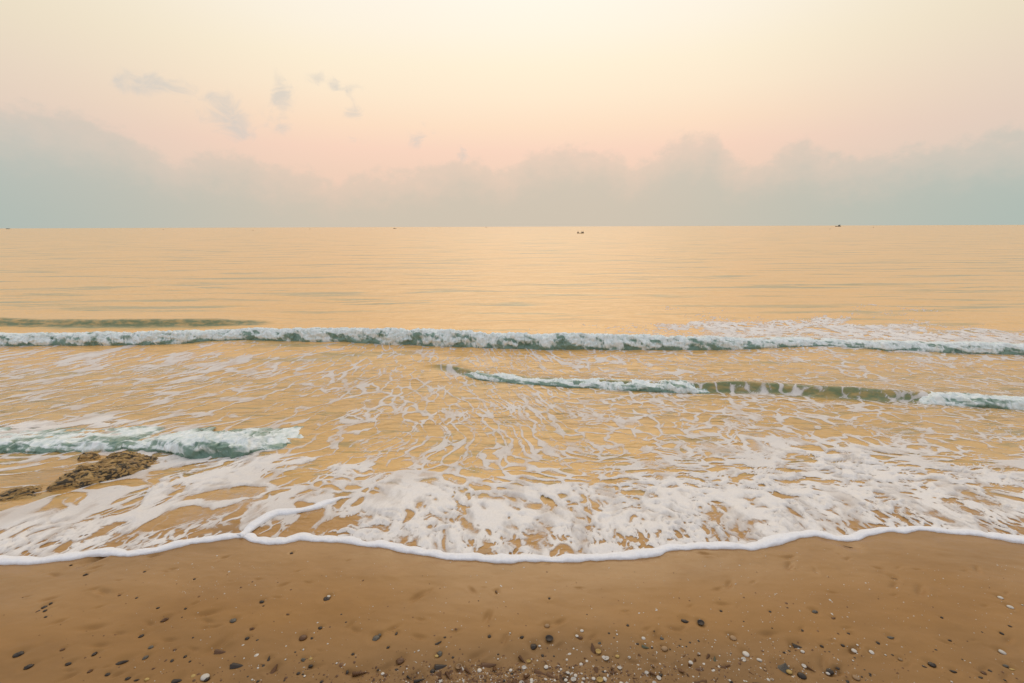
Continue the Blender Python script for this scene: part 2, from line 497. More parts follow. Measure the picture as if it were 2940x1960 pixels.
# ------------------------------------------------------------------ things strewn on the sand (photo px, size px, kind, colour, angle, label)
L = [
 (245,1647,12,'pebble','dark',20,'lone dark pebble high on the smooth sand, below the low left foam edge'),
 (127,1742,15,'pebble','dark',10,'dark flat pebble, largest of the cluster of five on the bare left sand'),
 (129,1752,12,'pebble','dark',40,'dark pebble touching the largest of the cluster of five'),
 (110,1753,9,'pebble','dark',0,'small dark pebble, left member of the cluster of five'),
 (131,1770,9,'pebble','dark',0,'small dark pebble a little below the cluster of five'),
 (146,1732,10,'pebble','dark',30,'narrow dark pebble, upper right member of the cluster of five'),
 (471,1774,20,'pebble','brown',30,'jagged brown stone with a long scour tail in the left sand'),
 (404,1822,15,'pebble','dark',10,'dark angular pebble between the jagged brown stone and the shell line'),
 (433,1856,15,'pebble','grey',30,'dark grey pebble with a sand ridge trailing from it'),
 (669,1781,19,'pebble','grey',15,'smooth flat grey pebble lying in a shallow dip'),
 (752,1726,15,'pebble','dark',0,'dark oval pebble with a tiny one just below it'),
 (756,1739,7,'pebble','dark',0,'tiny dark pebble just below an oval one'),
 (724,1804,14,'pebble','brown',0,'brown pebble sunk in a round hollow, above a small dark one'),
 (938,1717,22,'pebble','dark',10,'black oval stone with pale chip at its upper edge'),
 (943,1711,11,'clam','white',30,'pale shell chip on the upper edge of a black oval stone'),
 (919,1801,13,'pebble','dark',0,'dark pebble with a white speck beside it, mid beach'),
 (53,1877,27,'pebble','dark',10,'largest dark round pebble at the far left of the beach'),
 (82,1912,23,'pebble','dark',40,'second largest dark pebble, just below the largest at far left'),
 (271,1876,17,'pebble','dark',50,'dark blocky pebble with scour tail, mid left'),
 (196,1904,17,'pebble','dark',10,'dark round pebble between the big left pair and the long slate'),
 (349,1899,28,'shard','dark',15,'long thin dark slate-like stone on the left sand'),
 (417,1887,17,'pebble','grey',30,'pale grey blocky pebble right of the long dark stone'),
 (309,1935,16,'pebble','dark',40,'dark pebble low on the left, between a brown and a round one'),
 (367,1947,15,'pebble','dark',0,'dark round pebble at the bottom edge of the left sand'),
 (258,1925,14,'pebble','brown',40,'brown pebble tilted in the lower left sand'),
 (179,1863,13,'pebble','brown',10,'small brown pebble above the dark round pebble, lower left'),
 (342,1705,9,'pebble','brown',10,'little brown pebble among faint white flecks, upper left sand'),
 (391,1713,8,'pebble','dark',0,'tiny dark pebble alone on upper left sand'),
 (532,1744,9,'pebble','dark',0,'tiny dark pebble between jagged brown stone and grey flat one'),
 (414,1638,8,'pebble','dark',0,'tiny dark pebble just below the left foam lip'),
 (203,1620,8,'pebble','dark',0,'tiny dark pebble nearest to the left foam lip'),
 (502,1866,11,'pebble','brown',10,'small brown pebble with faint rim, left of the broken brown shell'),
 (827,1765,10,'shard','brown',-20,'small brown triangular shard on the middle left sand'),
 (545,1899,8,'pebble','dark',0,'tiny dark pebble below the broken brown shell'),
 (558,1660,8,'pebble','dark',0,'tiny dark pebble, one of a square of four below the foam'),
 (710,1833,13,'pebble','dark',10,'dark pebble directly below the sunken brown one'),
 (869,1831,24,'clam','brown',10,'oval brown shell half buried above the shell line'),
 (635,1870,34,'pen','brown',0,'broken brown shell lying in a wide hollow, left sand'),
 (681,1910,34,'pen','dark',0,'dark wedge-shaped shell with wide end left, left of shell bed'),
 (785,1921,28,'pen','brown',60,'ragged brown shell standing half upright, left of shell bed'),
 (771,1894,17,'pen','dark',80,'dark ribbed shell on end above the ragged brown one'),
 (892,1912,14,'pebble','dark',0,'dark round pebble under a yellow shell'),
 (871,1894,15,'pebble','grey',0,'grey pebble beside a yellow shell'),
 (892,1893,12,'clam','yellow',0,'yellow domed shell beside a grey pebble'),
 (587,1943,26,'clam','white',20,'white broken clam shell at the bottom edge, lower left'),
 (594,1949,16,'pebble','dark',60,'dark stone tucked under the white broken clam'),
 (554,1941,14,'clam','yellow',0,'yellow shell left of the white broken clam'),
 (506,1954,28,'shard','dark',5,'flat dark stone at the bottom edge, lower left'),
 (392,1952,14,'shard','dark',5,'dark chip at bottom edge beside a yellowish shell'),
 (421,1950,14,'clam','yellow',20,'yellowish shell at the bottom edge, lower left'),
 (837,1587,10,'pebble','dark',0,'small dark pebble just under the central foam lip'),
 (1079,1829,25,'pebble','grey',15,'large smooth grey-black pebble with a small companion, centre left'),
 (1090,1820,11,'pebble','grey',0,'small pebble resting against the large grey-black one'),
 (1138,1816,13,'shard','dark',70,'upright dark shard right of the large grey-black pebble'),
 (1258,1844,18,'pen','dark',30,'dark triangular shell alone above the shell bed'),
 (1149,1895,26,'pebble','brown',0,'round red-brown pebble in a ringed hollow, left of shell bed'),
 (1263,1876,23,'pebble','grey',-50,'grey oblong stone with a yellow clam against it'),
 (1253,1884,13,'clam','yellow',0,'yellow clam leaning on the grey oblong stone'),
 (1267,1913,36,'pen','dark',10,'long dark bow-tie shaped shell at left end of shell bed'),
 (1242,1928,17,'pebble','dark',0,'dark striped stone below the long bow-tie shell'),
 (1425,1701,13,'shard','brown',-60,'brown shard alone on the smooth central sand'),
 (1570,1795,17,'clam','tan',30,'tan crumpled shell in a round dip above the dark hollow shell'),
 (1576,1835,25,'upturned','dark',10,'dark hollow shell with pale rim, right of centre'),
 (1532,1854,23,'pebble','dark',0,'dark stone with white bead beside it, right of centre'),
 (1549,1853,9,'clam','white',0,'white bead-like shell beside a dark stone'),
 (1703,1862,30,'pen','brown',75,'tall brown fan shell standing behind a yellow cup'),
 (1717,1871,17,'upturned','yellow',0,'yellow cup-shaped shell open to the sky in front of the tall brown fan'),
 (1376,1925,15,'clam','white',0,'smooth white clam, brightest in the shell bed'),
 (1504,1917,15,'upturned','white',20,'cream open clam on the right of the shell bed'),
 (1501,1894,30,'auger','brown',-35,'brown spiral shell pointing up left, top of the shell bed'),
 (1517,1898,13,'upturned','yellow',0,'yellowish ring-like shell at the wide end of a brown spiral'),
 (1403,1906,38,'pen','brown',5,'long brown wedge shell lying level across top of shell bed'),
 (1420,1919,22,'pen','brown',-70,'brown fan shell pointing down in the middle of shell bed'),
 (1317,1917,20,'upturned','tan',0,'tan ring shell on brown debris, left of shell bed'),
 (1322,1924,24,'pen','brown',80,'brown ribbed shell under the tan ring'),
 (1347,1931,30,'auger','brown',-30,'brown spiral shell slanting down right beside the tan ring'),
 (1288,1944,30,'auger','brown',-45,'slim brown spiral at the lower left of the shell bed'),
 (1176,1948,20,'auger','dark',-25,'dark little spiral left of the slim brown ones'),
 (1205,1954,32,'auger','dark',15,'dark long spiral at the bottom edge, left of shell bed'),
 (1034,1931,42,'auger','brown',15,'longest brown spiral shell, alone left of the shell bed'),
 (1107,1936,17,'pebble','brown',60,'brown pebble beside a pale green shell, left of bed'),
 (1098,1932,12,'clam','white',0,'pale greenish shell beside a brown pebble'),
 (1551,1929,32,'pen','brown',-15,'brown wedge shell with wide end left, right of shell bed'),
 (1582,1938,26,'pen','brown',-35,'brown narrow shell trailing right of the wide wedge'),
 (1646,1951,17,'upturned','white',0,'white ring shell at bottom edge among white clams'),
 (1722,1953,20,'upturned','yellow',10,'largest yellow cup shell, at the bottom edge'),
 (1736,1948,14,'clam','white',0,'white clam leaning on the largest yellow cup'),
 (1704,1947,14,'clam','white',40,'cream clam left of the largest yellow cup'),
 (1907,1862,22,'clam','tan',20,'pinkish tan broken shell in a crescent hollow, right sand'),
 (1874,1912,17,'pen','brown',-60,'brown shell tip upright, right of shell bed'),
 (1878,1936,24,'auger','brown',-25,'brown spiral lying alone near bottom, right of bed'),
 (1955,1923,28,'pen','brown',-55,'brown fan shell pointing down right, right sand'),
 (1853,1857,19,'pen','green',-20,'olive green wedge shell with pale rim, right sand'),
 (1847,1833,13,'clam','white',20,'white and dark shell just above the olive wedge'),
 (1901,1833,15,'pebble','grey',0,'grey pebble with white speck, above pinkish shell'),
 (1667,1829,15,'pebble','brown',10,'red-brown pebble next to two white chips'),
 (1656,1824,11,'clam','white',0,'white chip left of the red-brown pebble'),
 (1670,1810,12,'clam','white',10,'cream shell on its own above the red-brown pebble'),
 (1772,1884,14,'clam','yellow',10,'deep yellow shell right of the tall brown fan'),
 (1722,1845,11,'cone','grey',0,'little grey cone shell above the yellow cup'),
 (2252,1915,36,'cone','grey',0,'largest ridged grey cone shell, right of the shell bed'),
 (2266,1926,18,'clam','yellow',40,'yellow broken shell under the largest grey cone'),
 (2291,1852,28,'pen','dark',-10,'black triangular shell alone on right sand'),
 (2304,1869,13,'clam','white',0,'white shell directly below the black triangle'),
 (2012,1789,21,'upturned','dark',0,'dark ring-shaped shell on upper right sand'),
 (1968,1781,22,'shard','dark',-10,'long dark chip left of the dark ring'),
 (2141,1877,20,'clam','white',10,'white curved shell with yellow bead near it'),
 (2052,1892,16,'pen','green',50,'green winged shell standing up beside a pale twist'),
 (2308,1912,14,'upturned','white',0,'white ring shell right of largest grey cone'),
 (2329,1919,24,'auger','brown',-35,'thin brown spiral right of the white ring'),
 (2302,1937,27,'clam','dark',-10,'dark brown rounded shell below the white ring'),
 (2383,1925,24,'pebble','dark',0,'dark knobbly stone with white shell at its foot'),
 (2377,1931,13,'clam','white',0,'white shell at foot of a dark knobbly stone'),
 (2458,1942,22,'clam','tan',0,'tan crumpled shell near bottom right'),
 (2677,1906,23,'pebble','dark',30,'dark lumpy stone in hollow, lower right'),
 (2655,1912,13,'shard','dark',-30,'small dark chip left of the lumpy stone'),
 (2739,1926,18,'shard','dark',-10,'dark flat chip with sand tail, lower right'),
 (2825,1929,15,'pebble','brown',60,'brown upright pebble, far lower right'),
 (2817,1942,12,'shard','dark',0,'dark chip below the brown upright pebble'),
 (2887,1912,15,'pebble','grey',0,'grey pebble with yellow chip, far right'),
 (2907,1922,13,'shard','yellow',-10,'yellow chip right of a grey pebble, far right'),
 (2558,1830,17,'shard','grey',-5,'flat grey stone in the smooth right sand'),
 (2339,1755,18,'pebble','grey',0,'grey pebble nearest the foam on right sand'),
 (2393,1774,12,'shard','brown',10,'brown chip below the upper grey pebble, right'),
 (2211,1756,9,'pebble','dark',0,'tiny dark pebble, right one of two on upper right sand'),
 (2070,1752,10,'pebble','dark',60,'tiny dark pebble, left one of two on upper right sand'),
 (2585,1890,14,'clam','tan',0,'tan smooth shell on right sand'),
 (2877,1871,20,'clam','white',-25,'long white shell, lower right'),
 (2900,1744,16,'clam','white',30,'white fan-shaped shell, far right, below another white one'),
 (2872,1715,15,'clam','white',0,'white flat shell, uppermost at far right'),
 (2452,1866,16,'clam','white',-40,'oval white shell, left one of a slanting pair'),
 (2502,1870,15,'clam','white',-40,'oval white shell, right one of a slanting pair'),
 (2104,1831,20,'clam','tan',-20,'pinkish tan shell with dark underside, right sand'),
 (2443,1569,34,'twig','dark',-18,'forked dark twig just below the right foam lip'),
 (2568,1660,17,'twig','dark',-15,'short dark twig alone on the smooth right sand'),
]
ux = np.array([q[0] for q in L], float); uv = np.array([q[1] for q in L], float)
lx, ly = px2g(ux, uv)


def depth_at(x, y, z):
    v = np.stack([x, y, z - CAM_Z], -1) @ R3
    return -v[..., 2]


lsz = np.array([q[2] for q in L], float) * depth_at(lx, ly, prof(ly)) / FPX     # metres

# random scatter of little clams over the shell bed
def bed_density(u, v):
    d = 2.6 * np.exp(-((u - 1480) / 230) ** 2) * ss(1880, 1940, v) + 0.7 * np.exp(-((u - 1950) / 420) ** 2) * ss(1800, 1935, v)
    d += 0.28 * np.exp(-((u - 950) / 350) ** 2) * ss(1860, 1960, v) + 0.12 * ss(1750, 1900, v) * ss(900, 1500, u) + 0.05 * ss(1650, 1800, v)
    return d


sc = []
while len(sc) < 290:
    u, v = rng.uniform(400, 2960), rng.uniform(1690, 1975)
    if rng.rand() * 2.6 < bed_density(u, v) and np.min(np.hypot(ux - u, uv - v) - 0.5 * np.array([q[2] for q in L])) > 5:
        sc.append((u, v))
sc = np.array(sc)
scx, scy = px2g(sc[:, 0], sc[:, 1])
scs = rng.uniform(0.008, 0.017, len(sc)) * (1 + 0.3 * (rng.rand(len(sc)) < 0.12))


_du, _dv = rng.uniform(40, 2900, 130), rng.uniform(1590, 1950, 130)
_dx, _dy = px2g(_du, _dv)
DENTS = list(zip(_dx, _dy, rng.gamma(3.0, 0.0045, 130) + 0.006, rng.normal(0.35, 0.5, 130)))


def sand_base(x, y):
    return prof(y) + 0.009 * fbm(x * 0.9, y * 1.2, 3.3, 3) + 0.006 * fbm(x * 3 + y * 1.5, y * 6, 7.1, 4)


def sand_z(x, y, pits=True):
    z = sand_base(x, y)
    if pits:
        for (px_, py_, s_) in zip(np.r_[lx, scx[scs > 0.014]], np.r_[ly, scy[scs > 0.014]], np.r_[lsz, scs[scs > 0.014]]):
            r = 3.4 * s_
            msk = (abs(x - px_) < r * 1.7) & (abs(y - py_) < r * 2)
            if not msk.any():
                continue
            dx, dy = x[msk] - px_, y[msk] - py_
            d1 = np.hypot(dx, dy) / s_
            sgn = 1 if px_ < 0.35 else -1
            along = (dx * sgn * 0.75 + dy * 0.66) / s_; across = (-dx * 0.66 + dy * sgn * 0.75) / s_
            z[msk] += (-0.24 * np.exp(-(d1 / 0.7) ** 2) + 0.07 * np.exp(-((d1 - 1.2) / 0.45) ** 2)
                       - 0.09 * np.exp(-((along - 1.3) / 0.9) ** 2 - (across / 0.4) ** 2)) * min(s_, 0.035)
        for px_, py_, s_, an_ in DENTS:
            msk = (abs(x - px_) < 5 * s_) & (abs(y - py_) < 5 * s_)
            if not msk.any():
                continue
            dx, dy = x[msk] - px_, y[msk] - py_
            al, ac = dx * math.cos(an_) + dy * math.sin(an_), -dx * math.sin(an_) + dy * math.cos(an_)
            z[msk] -= 0.48 * s_ * np.exp(-(al / (1.6 * s_)) ** 2 - (ac / (0.55 * s_)) ** 2) - 0.12 * s_ * np.exp(-((al - 0.3 * s_) / (1.4 * s_)) ** 2 - ((ac + 0.9 * s_) / (0.5 * s_)) ** 2)
    return z


# ------------------------------------------------------------------ shoreline of the wash
shore_px = [(-900, 1330), (-500, 1316), (-200, 1302), (0, 1297), (60, 1296), (120, 1290), (180, 1283), (230, 1276), (300, 1277), (330, 1272), (390, 1262), (440, 1250), (500, 1243),
            (540, 1237), (562, 1237), (575, 1246), (610, 1252), (650, 1249), (690, 1239), (740, 1242), (800, 1248), (880, 1257), (950, 1271),
            (1010, 1282), (1060, 1286), (1120, 1292), (1180, 1295), (1250, 1293), (1320, 1290), (1380, 1288), (1440, 1285), (1490, 1277),
            (1518, 1274), (1530, 1266), (1570, 1263), (1620, 1260), (1680, 1265), (1730, 1267), (1780, 1251), (1830, 1237), (1880, 1232), (1930, 1240),
            (1970, 1240), (1995, 1228), (2040, 1222), (2080, 1226), (2110, 1218), (2160, 1221), (2220, 1227), (2290, 1236), (2352, 1248), (2500, 1262),
            (2850, 1290), (3300, 1320)]
shx, shy = P(shore_px)
sha = shx / (shy + FAN)
_af = np.linspace(-1.75, 1.75, 6000)
_yf = np.interp(_af, sha, shy)
_k = np.hanning(25); _k /= _k.sum()
_yf = np.convolve(np.pad(_yf, 12, 'edge'), _k, 'valid')
_yf = _yf + 0.018 * fbm(_af * 14, 0 * _af, 2.2, 3) + 0.014 * np.abs(pn(_af * 26, 0 * _af, 8.8)) + 0.006 * np.abs(pn(_af * 70, 0 * _af, 9.9))


def shore_y(a):
    return np.interp(a, _af, _yf)


# ------------------------------------------------------------------ sand sheet
ys = np.concatenate([-40 + 41 * (np.linspace(0, 1, 40)) ** 0.5, np.linspace(1.0, 3.3, 330)[1:], np.linspace(3.3, 12, 60)[1:], [14, 20, 40]])
xs = np.concatenate([-60 + 56.4 * np.linspace(0, 1, 26) ** 0.45, np.linspace(-3.6, 3.6, 860)[1:-1], 60 - 56.4 * np.linspace(1, 0, 26) ** 0.45])
gx, gy = np.meshgrid(xs, ys)
gz = sand_z(gx, gy)
gz = np.where(gy > 8, gz - 0.12 * (gy - 8), gz) - 0.0
gz = np.where(gy < 0.0, np.minimum(gz, 1.15 + 0.02 * fbm(gx * .3, gy * .3, 1., 2)), gz)
# nearest sand painted darker as a vignette, strongest by the shell bed
near_dark = np.exp(-((gx - 0.25) / 1.1) ** 2) * ss(2.05, 1.6, gy) + 0.35 * ss(2.1, 1.65, gy)
near_dark = np.clip(near_dark + 0.25 * fbm(gx * 2, gy * 4, 5.0, 3) * ss(2.3, 1.9, gy), 0, 1) * ss(0.2, 1.0, gy)
sand = mesh_obj('sand', np.stack([gx, gy, gz], -1).reshape(-1, 3), grid_faces(*gx.shape), M_SAND, attrs={'near_dark': near_dark, 'wet': ss(0.75, 0.0, shore_y(gx / (gy + FAN)) - gy + 0.10 * fbm(gx * 1.3, gy * 2.0, 6.6, 3))})
tag(sand, kind='structure')

# ------------------------------------------------------------------ wave ridges
def ridge(base, crest, wf, wb, gain=1.0):
    """base and crest outlines (photo px at 2352 wide) -> base line and height by fan column"""
    bx, by = P(base)
    a = bx / (by + FAN)
    u = np.array([p[0] for p in base], float)
    cv = np.interp(u, [p[0] for p in crest], [p[1] for p in crest])
    dv = (np.array([p[1] for p in base], float) - cv) * 1.25
    dp = depth_at(bx, by, prof(by))
    ang = np.arctan2(CAM_Z - prof(by), by)
    h = np.clip(dv * dp / FPX - wf * np.sin(ang), 0.0, None) / np.cos(ang) * gain
    return a, by, h, wf, wb


W1 = ridge([(-900, 806), (-400, 800), (0, 796), (200, 796), (390, 793), (470, 786), (560, 783), (650, 786), (760, 787), (860, 791), (960, 796), (1080, 800), (1200, 805), (1350, 805),
            (1480, 806), (1600, 806), (1700, 805), (1790, 800), (1880, 797), (1960, 801), (2050, 807), (2150, 811), (2250, 815), (2352, 818), (2700, 828), (3300, 845)],
           [(-900, 772), (0, 760), (200, 759), (400, 758), (560, 753), (760, 750), (900, 749), (1060, 754), (1200, 761), (1350, 762), (1480, 768), (1700, 770), (1800, 772), (1900, 776), (2100, 783), (2352, 789), (3300, 815)],
           0.20, 0.75)
W0 = ridge([(-500, 753), (0, 752), (100, 752), (300, 754), (500, 752), (600, 750), (660, 745), (720, 742)],
           [(-500, 738), (0, 737), (100, 740), (200, 738), (320, 740), (450, 738), (560, 740), (640, 742), (720, 742)], 0.35, 1.2, 1.9)
W2 = ridge([(900, 845), (960, 848), (1010, 854), (1060, 865), (1100, 875), (1200, 886), (1300, 892), (1400, 899), (1500, 904), (1600, 908), (1700, 907), (1800, 911), (1900, 920), (2000, 926),
            (2100, 931), (2200, 937), (2352, 946), (2700, 965), (3300, 990)],
           [(900, 845), (960, 840), (1010, 838), (1050, 842), (1100, 855), (1200, 865), (1300, 870), (1400, 872), (1500, 875), (1600, 875), (1660, 871), (1750, 877), (1850, 882), (1960, 887),
            (2060, 893), (2150, 899), (2250, 903), (2352, 909), (2700, 925), (3300, 955)], 0.22, 0.6)
W3 = ridge([(-700, 1052), (-200, 1044), (0, 1041), (120, 1042), (200, 1042), (245, 1039), (290, 1035), (330, 1038), (380, 1046), (450, 1056), (560, 1048), (640, 1036), (690, 1024), (730, 1014)],
           [(-700, 1010), (0, 1004), (120, 1005), (250, 1004), (370, 1008), (480, 1006), (600, 1004), (690, 1008), (730, 1014)], 0.16, 0.7)
W4 = ridge([(760, 1160), (900, 1150), (1040, 1140), (1120, 1122), (1250, 1108), (1400, 1105), (1500, 1100), (1620, 1088), (1750, 1072), (1850, 1055), (1950, 1052), (2100, 1060), (2250, 1085)],
           [(760, 1160), (900, 1146), (1040, 1130), (1120, 1108), (1250, 1097), (1400, 1096), (1500, 1090), (1620, 1076), (1750, 1060), (1850, 1040), (1950, 1040), (2100, 1050), (2250, 1085)], 0.14, 0.5, 0.5)
RIDGES = [(W1, 0.62), (W0, 0.85), (W2, 0.85), (W3, 0.6), (W4, 0.8)]


def ridge_z(a, y, Wv, gain):
    ab, yb, h, wf, wb = Wv
    y0 = np.interp(a, ab, yb); hh = np.interp(a, ab, h)
    hh = np.where((a < ab[0]) | (a > ab[-1]), 0, hh) * gain
    s = y - y0
    f = ss(0.0, wf, s)
    f = np.where(s < wf, f ** 1.2, 0)
    t = np.clip((s - wf) / wb, 0, None)
    b = np.where(s >= wf, np.exp(-1.7 * t * t / (0.35 + t)), 0)
    return hh * np.maximum(f, b), s, hh


ROCKS_PX = []


def water_z(a, x, y):
    ys_ = shore_y(a)
    d = np.clip(y - ys_, 0, None)
    film = 0.002 + 0.012 * ss(0.02, 0.35, d) + 0.02 * ss(0.4, 3.0, d)
    z = np.maximum(prof(y), 0.0) + film
    face = np.zeros_like(z)
    for Wv, gain in RIDGES:
        r, s, hh = ridge_z(a, y, Wv, gain)
        z = z + r
        face = np.maximum(face, ss(0.02, 0.09, hh) * ss(-0.10, 0.05, s) * ss(Wv[3] * 1.5, Wv[3] * 0.8, s))
    near = ss(0.1, 1.5, d)
    z = z + near * (0.012 * fbm(x * 1.7, y * 2.6, 1.1, 3) + 0.006 * pn(x * 5, y * 7, 3.0) * ss(40, 15, y))
    far = ss(9, 14, y)
    z = z + far * (0.035 * fbm(x * 0.22, y * 0.75, 9.0, 3) * ss(900, 100, y))
    return z, face, d


# ------------------------------------------------------------------ water sheet
NA = 1500
aa = np.linspace(-1.62, 1.62, NA)
g1 = np.linspace(0, 1, 440) ** 1.45 * 9.5
g2 = 9.5 + (np.geomspace(1, 30, 130) - 1) / 29 * 60
g3 = 69.5 * np.geomspace(1, 600, 60)
gt = np.concatenate([g1, g2[1:], g3[1:]])
A, G = np.meshgrid(aa, gt)
wy = shore_y(A) + G
wx = A * (wy + FAN)
wz, face, dsh = water_z(A, wx, wy)
wz = np.where(wy > 9000, wz, wz)
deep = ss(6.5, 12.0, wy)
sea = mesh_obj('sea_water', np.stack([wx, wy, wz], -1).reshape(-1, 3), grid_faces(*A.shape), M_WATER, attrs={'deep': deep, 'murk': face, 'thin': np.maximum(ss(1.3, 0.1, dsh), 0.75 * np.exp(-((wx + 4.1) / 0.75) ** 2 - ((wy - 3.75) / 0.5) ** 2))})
tag(sea, kind='structure')

# ------------------------------------------------------------------ foam lace on the water
dens = [(100,850,.36),(400,830,.42),(700,830,.36),(300,930,.27),(560,960,.16),(800,900,.30),(50,900,.32),(500,900,.27),(150,815,.42),(300,960,.2),(850,820,.30),
        (1000,810,.4),(1250,820,.5),(1400,830,.55),(1600,830,.45),(1900,830,.5),(2200,850,.46),(1750,850,.42),(2320,880,.4),(950,835,.22),(1150,835,.45),
        (900,920,.38),(1100,900,.44),(1300,930,.54),(1000,980,.5),(1200,1000,.46),(1400,1000,.5),(900,1000,.48),(820,950,.35),(1600,950,.58),(1800,980,.58),(2000,960,.5),(2200,980,.42),(2320,1050,.55),
        (760,1010,.4),(700,960,.14),(740,1040,.35),(1500,1040,.5),(1350,1060,.5),(1150,1060,.55),
        (1650,1060,.66),(1800,1060,.84),(2000,1080,.93),(2150,1060,.6),(2280,1110,.78),(1500,1125,.86),(1800,1180,.97),(2100,1180,.96),(2300,1200,.92),(1300,1150,.86),(1220,1100,.72),(1000,1080,.55),(900,1060,.48),
        (1060,1150,.84),(1200,1230,.93),(1400,1220,.95),(1000,1215,.86),(880,1205,.82),(1600,1240,.92),(1900,1220,.93),(1600,1150,.93),(1300,1265,.9),(800,1225,.8),
        (700,1065,.86),(560,1095,.74),(400,1130,.84),(600,1150,.72),(500,1200,.68),(650,1205,.5),(300,1205,.76),(100,1255,.95),(150,1200,.82),(400,1228,.66),(60,1130,.34),(50,1065,.55),(180,1065,.45),
        (460,1070,.9),(520,1062,.85),(250,1160,.62),(20,1175,.45),(300,1255,.92),(720,1130,.7),(560,1225,.6),
        (1600,748,.8),(1800,745,.9),(2000,756,.9),(2250,770,.86),(1700,758,.9),(2100,768,.9),(1900,745,.8),(1470,756,.45),(1350,752,.2),(1750,735,.3),(2000,738,.2),(2250,750,.2),(1800,722,-.1),(2300,735,-.1),(1500,738,-.1),
        (1200,738,-.2),(600,733,-.2),(0,733,-.2),(1000,700,-.3),(0,690,-.3),(2352,690,-.3),(300,745,-.2),(100,757,0.0),(900,742,-.1),
        (100,985,.74),(250,972,.70),(330,993,.55),(430,1001,.5),(600,1000,.35),(0,988,.66),(180,962,.3),(30,960,.1),(690,990,.1),(420,975,.08)]
dn = np.array(dens, float)
dx_, dy_ = P(dn[:, :2])
dA, dY = dx_ / (dy_ + FAN), np.log(dy_ + 0.5)
NR = len(g1) + 40
Af, yf, xf, zf = A[:NR], wy[:NR], wx[:NR], wz[:NR]
num = np.zeros_like(Af); den = np.zeros_like(Af)
LY = np.log(yf + 0.5)
wxn, wyn = 0.10 * pn(xf * .9, yf * .9, 50.0), 0.05 * pn(xf * .9, yf * .9, 60.0)
for a_, y_, v_ in zip(dA, dY, dn[:, 2]):
    w = 1.0 / ((((Af + wxn - a_) * 1.3) ** 2 + ((LY + wyn - y_) * 1.6) ** 2) + 0.0012) ** 1.8
    num += w * v_; den += w
D = num / den
dsf = dsh[:NR]
D = D + 0.10 * fbm(xf * 0.8, yf * 0.6, 21., 3)
edge_band = ss(0.30, 0.05, dsf)
D = D + 0.03 * edge_band + 0.16 * ss(0.1, -0.4, Af) * ss(4.6, 5.6, yf) * ss(10.4, 9.6, yf)
# warped cell pattern, drawn out across the shore
wrp = 0.20
qx = xf + wrp * fbm(xf * 2.0, yf * 1.5, 31., 4, 0.48) + 0.02 * pn(xf * 14, yf * 11, 33.)
qy = yf + wrp * fbm(xf * 2.0, yf * 1.5, 41., 4, 0.48) + 0.02 * pn(xf * 14, yf * 11, 43.)
left = ss(0.15, -0.45, Af)
upper = ss(3.9, 4.8, yf)
nearb = ss(4.4, 3.2, yf)
qx2 = qx - 0.32 * left * (qy - 4.0)
st = 1.0 + left * (2.6 * upper + 1.0 * (1 - upper)) + 0.35 * nearb
cs = 0.27 + 0.06 * nearb
f1, f2, c1 = voro(qx2 / cs, qy / cs / st, 1)
e1 = f2 - f1
f1b, f2b, c2 = voro(qx2 / 0.125 + 7.7, qy / 0.125 / st, 2)
e2 = f2b - f1b
wid = np.clip(1.0 + 1.25 * fbm(qx2 * 1.9, qy * 1.9 / st, 71., 2) + 0.5 * pn(xf * 8, yf * 6, 73.), 0.0, 2.8)
Dc = np.clip(D, 0, 1.1)
lace = (0.46 + 0.08 * left) * Dc ** 1.3 * wid - e1 - 0.012
fil = (0.75 * np.clip(Dc - 0.25, 0, None) * np.clip(0.6 + 1.8 * fbm(qx2 * 1.5, qy * 1.5 / st, 81., 2), 0.0, 1.8) - e2) * 0.6 - 0.015
patch = 0.9 * (Dc - 0.80) + 0.42 * fbm(qx2 * 1.7, qy * 1.7 / st, 91., 4, 0.5)
F = np.maximum(lace, fil)
F = np.maximum(F, patch * 0.6)
# dense raft: broken by ragged openings of every size, with a few rounded holes
rag = 0.10 * fbm(xf * 6, yf * 4, 15., 3)
nn = fbm(qx2 * 2.9 + 0.25 * pn(xf * 3, yf * 2, 16.), qy * 3.2 / st, 17., 6, 0.6)
rnd = f1 - (0.04 + 0.80 * (1.0 - Dc)) * np.clip((c1 - 0.45) / 0.55, 0, 1) * np.clip(1 + 1.3 * fbm(xf * .9, yf * .9, 25., 2), 0.1, 2)
sm_h = f1b - (0.02 + 0.7 * (1.0 - Dc)) * np.clip((c2 - 0.55) / 0.45, 0, 1) * np.clip(1 + 1.5 * fbm(xf * 1.3, yf * 1.1, 26., 3), 0.0, 2.2)
raft = np.minimum(np.minimum(rnd + rag, 0.7 * (sm_h + rag)), 0.55 * nn + 0.235 + 1.35 * (Dc - 0.86)) - 0.02
raft = raft - 1.5 * ss(0.76, 0.60, Dc)
F = np.maximum(F, raft)
F = np.where(Dc > 0.74, np.minimum(F, np.maximum(raft, np.maximum(lace, fil) - 0.25 * ss(0.74, 0.86, Dc))), F)
# freckles of bare sand just behind the lip
fx, fy = xf + 0.045 * fbm(xf * 10, yf * 7, 51., 3), yf + 0.06 * fbm(xf * 10, yf * 7, 52., 3)
f1c, f2c, c3 = voro(fx / 0.046 + 3.3, fy / 0.10, 3)
eb = ss(0.42, 0.16, dsf + 0.10 * fbm(xf * 3, yf * 0 + 1.0, 53., 3)) * ss(0.02, 0.07, dsf)
frk = f1c - 0.80 * eb * c3 ** 0.8 * np.clip(0.35 + 1.7 * fbm(xf * 2.6, yf * 2.0, 54., 3), 0, 0.95)
F = np.minimum(F, np.where(eb > 0.01, 0.5 * (frk + 0.06), 9))
F = F - 0.03 * face[:NR] * ss(-0.4, 0.1, Af)
F = np.where(D < 0.03, -1, F)
F = np.where(dsf < 0.03, np.maximum(F, 0.2), F)
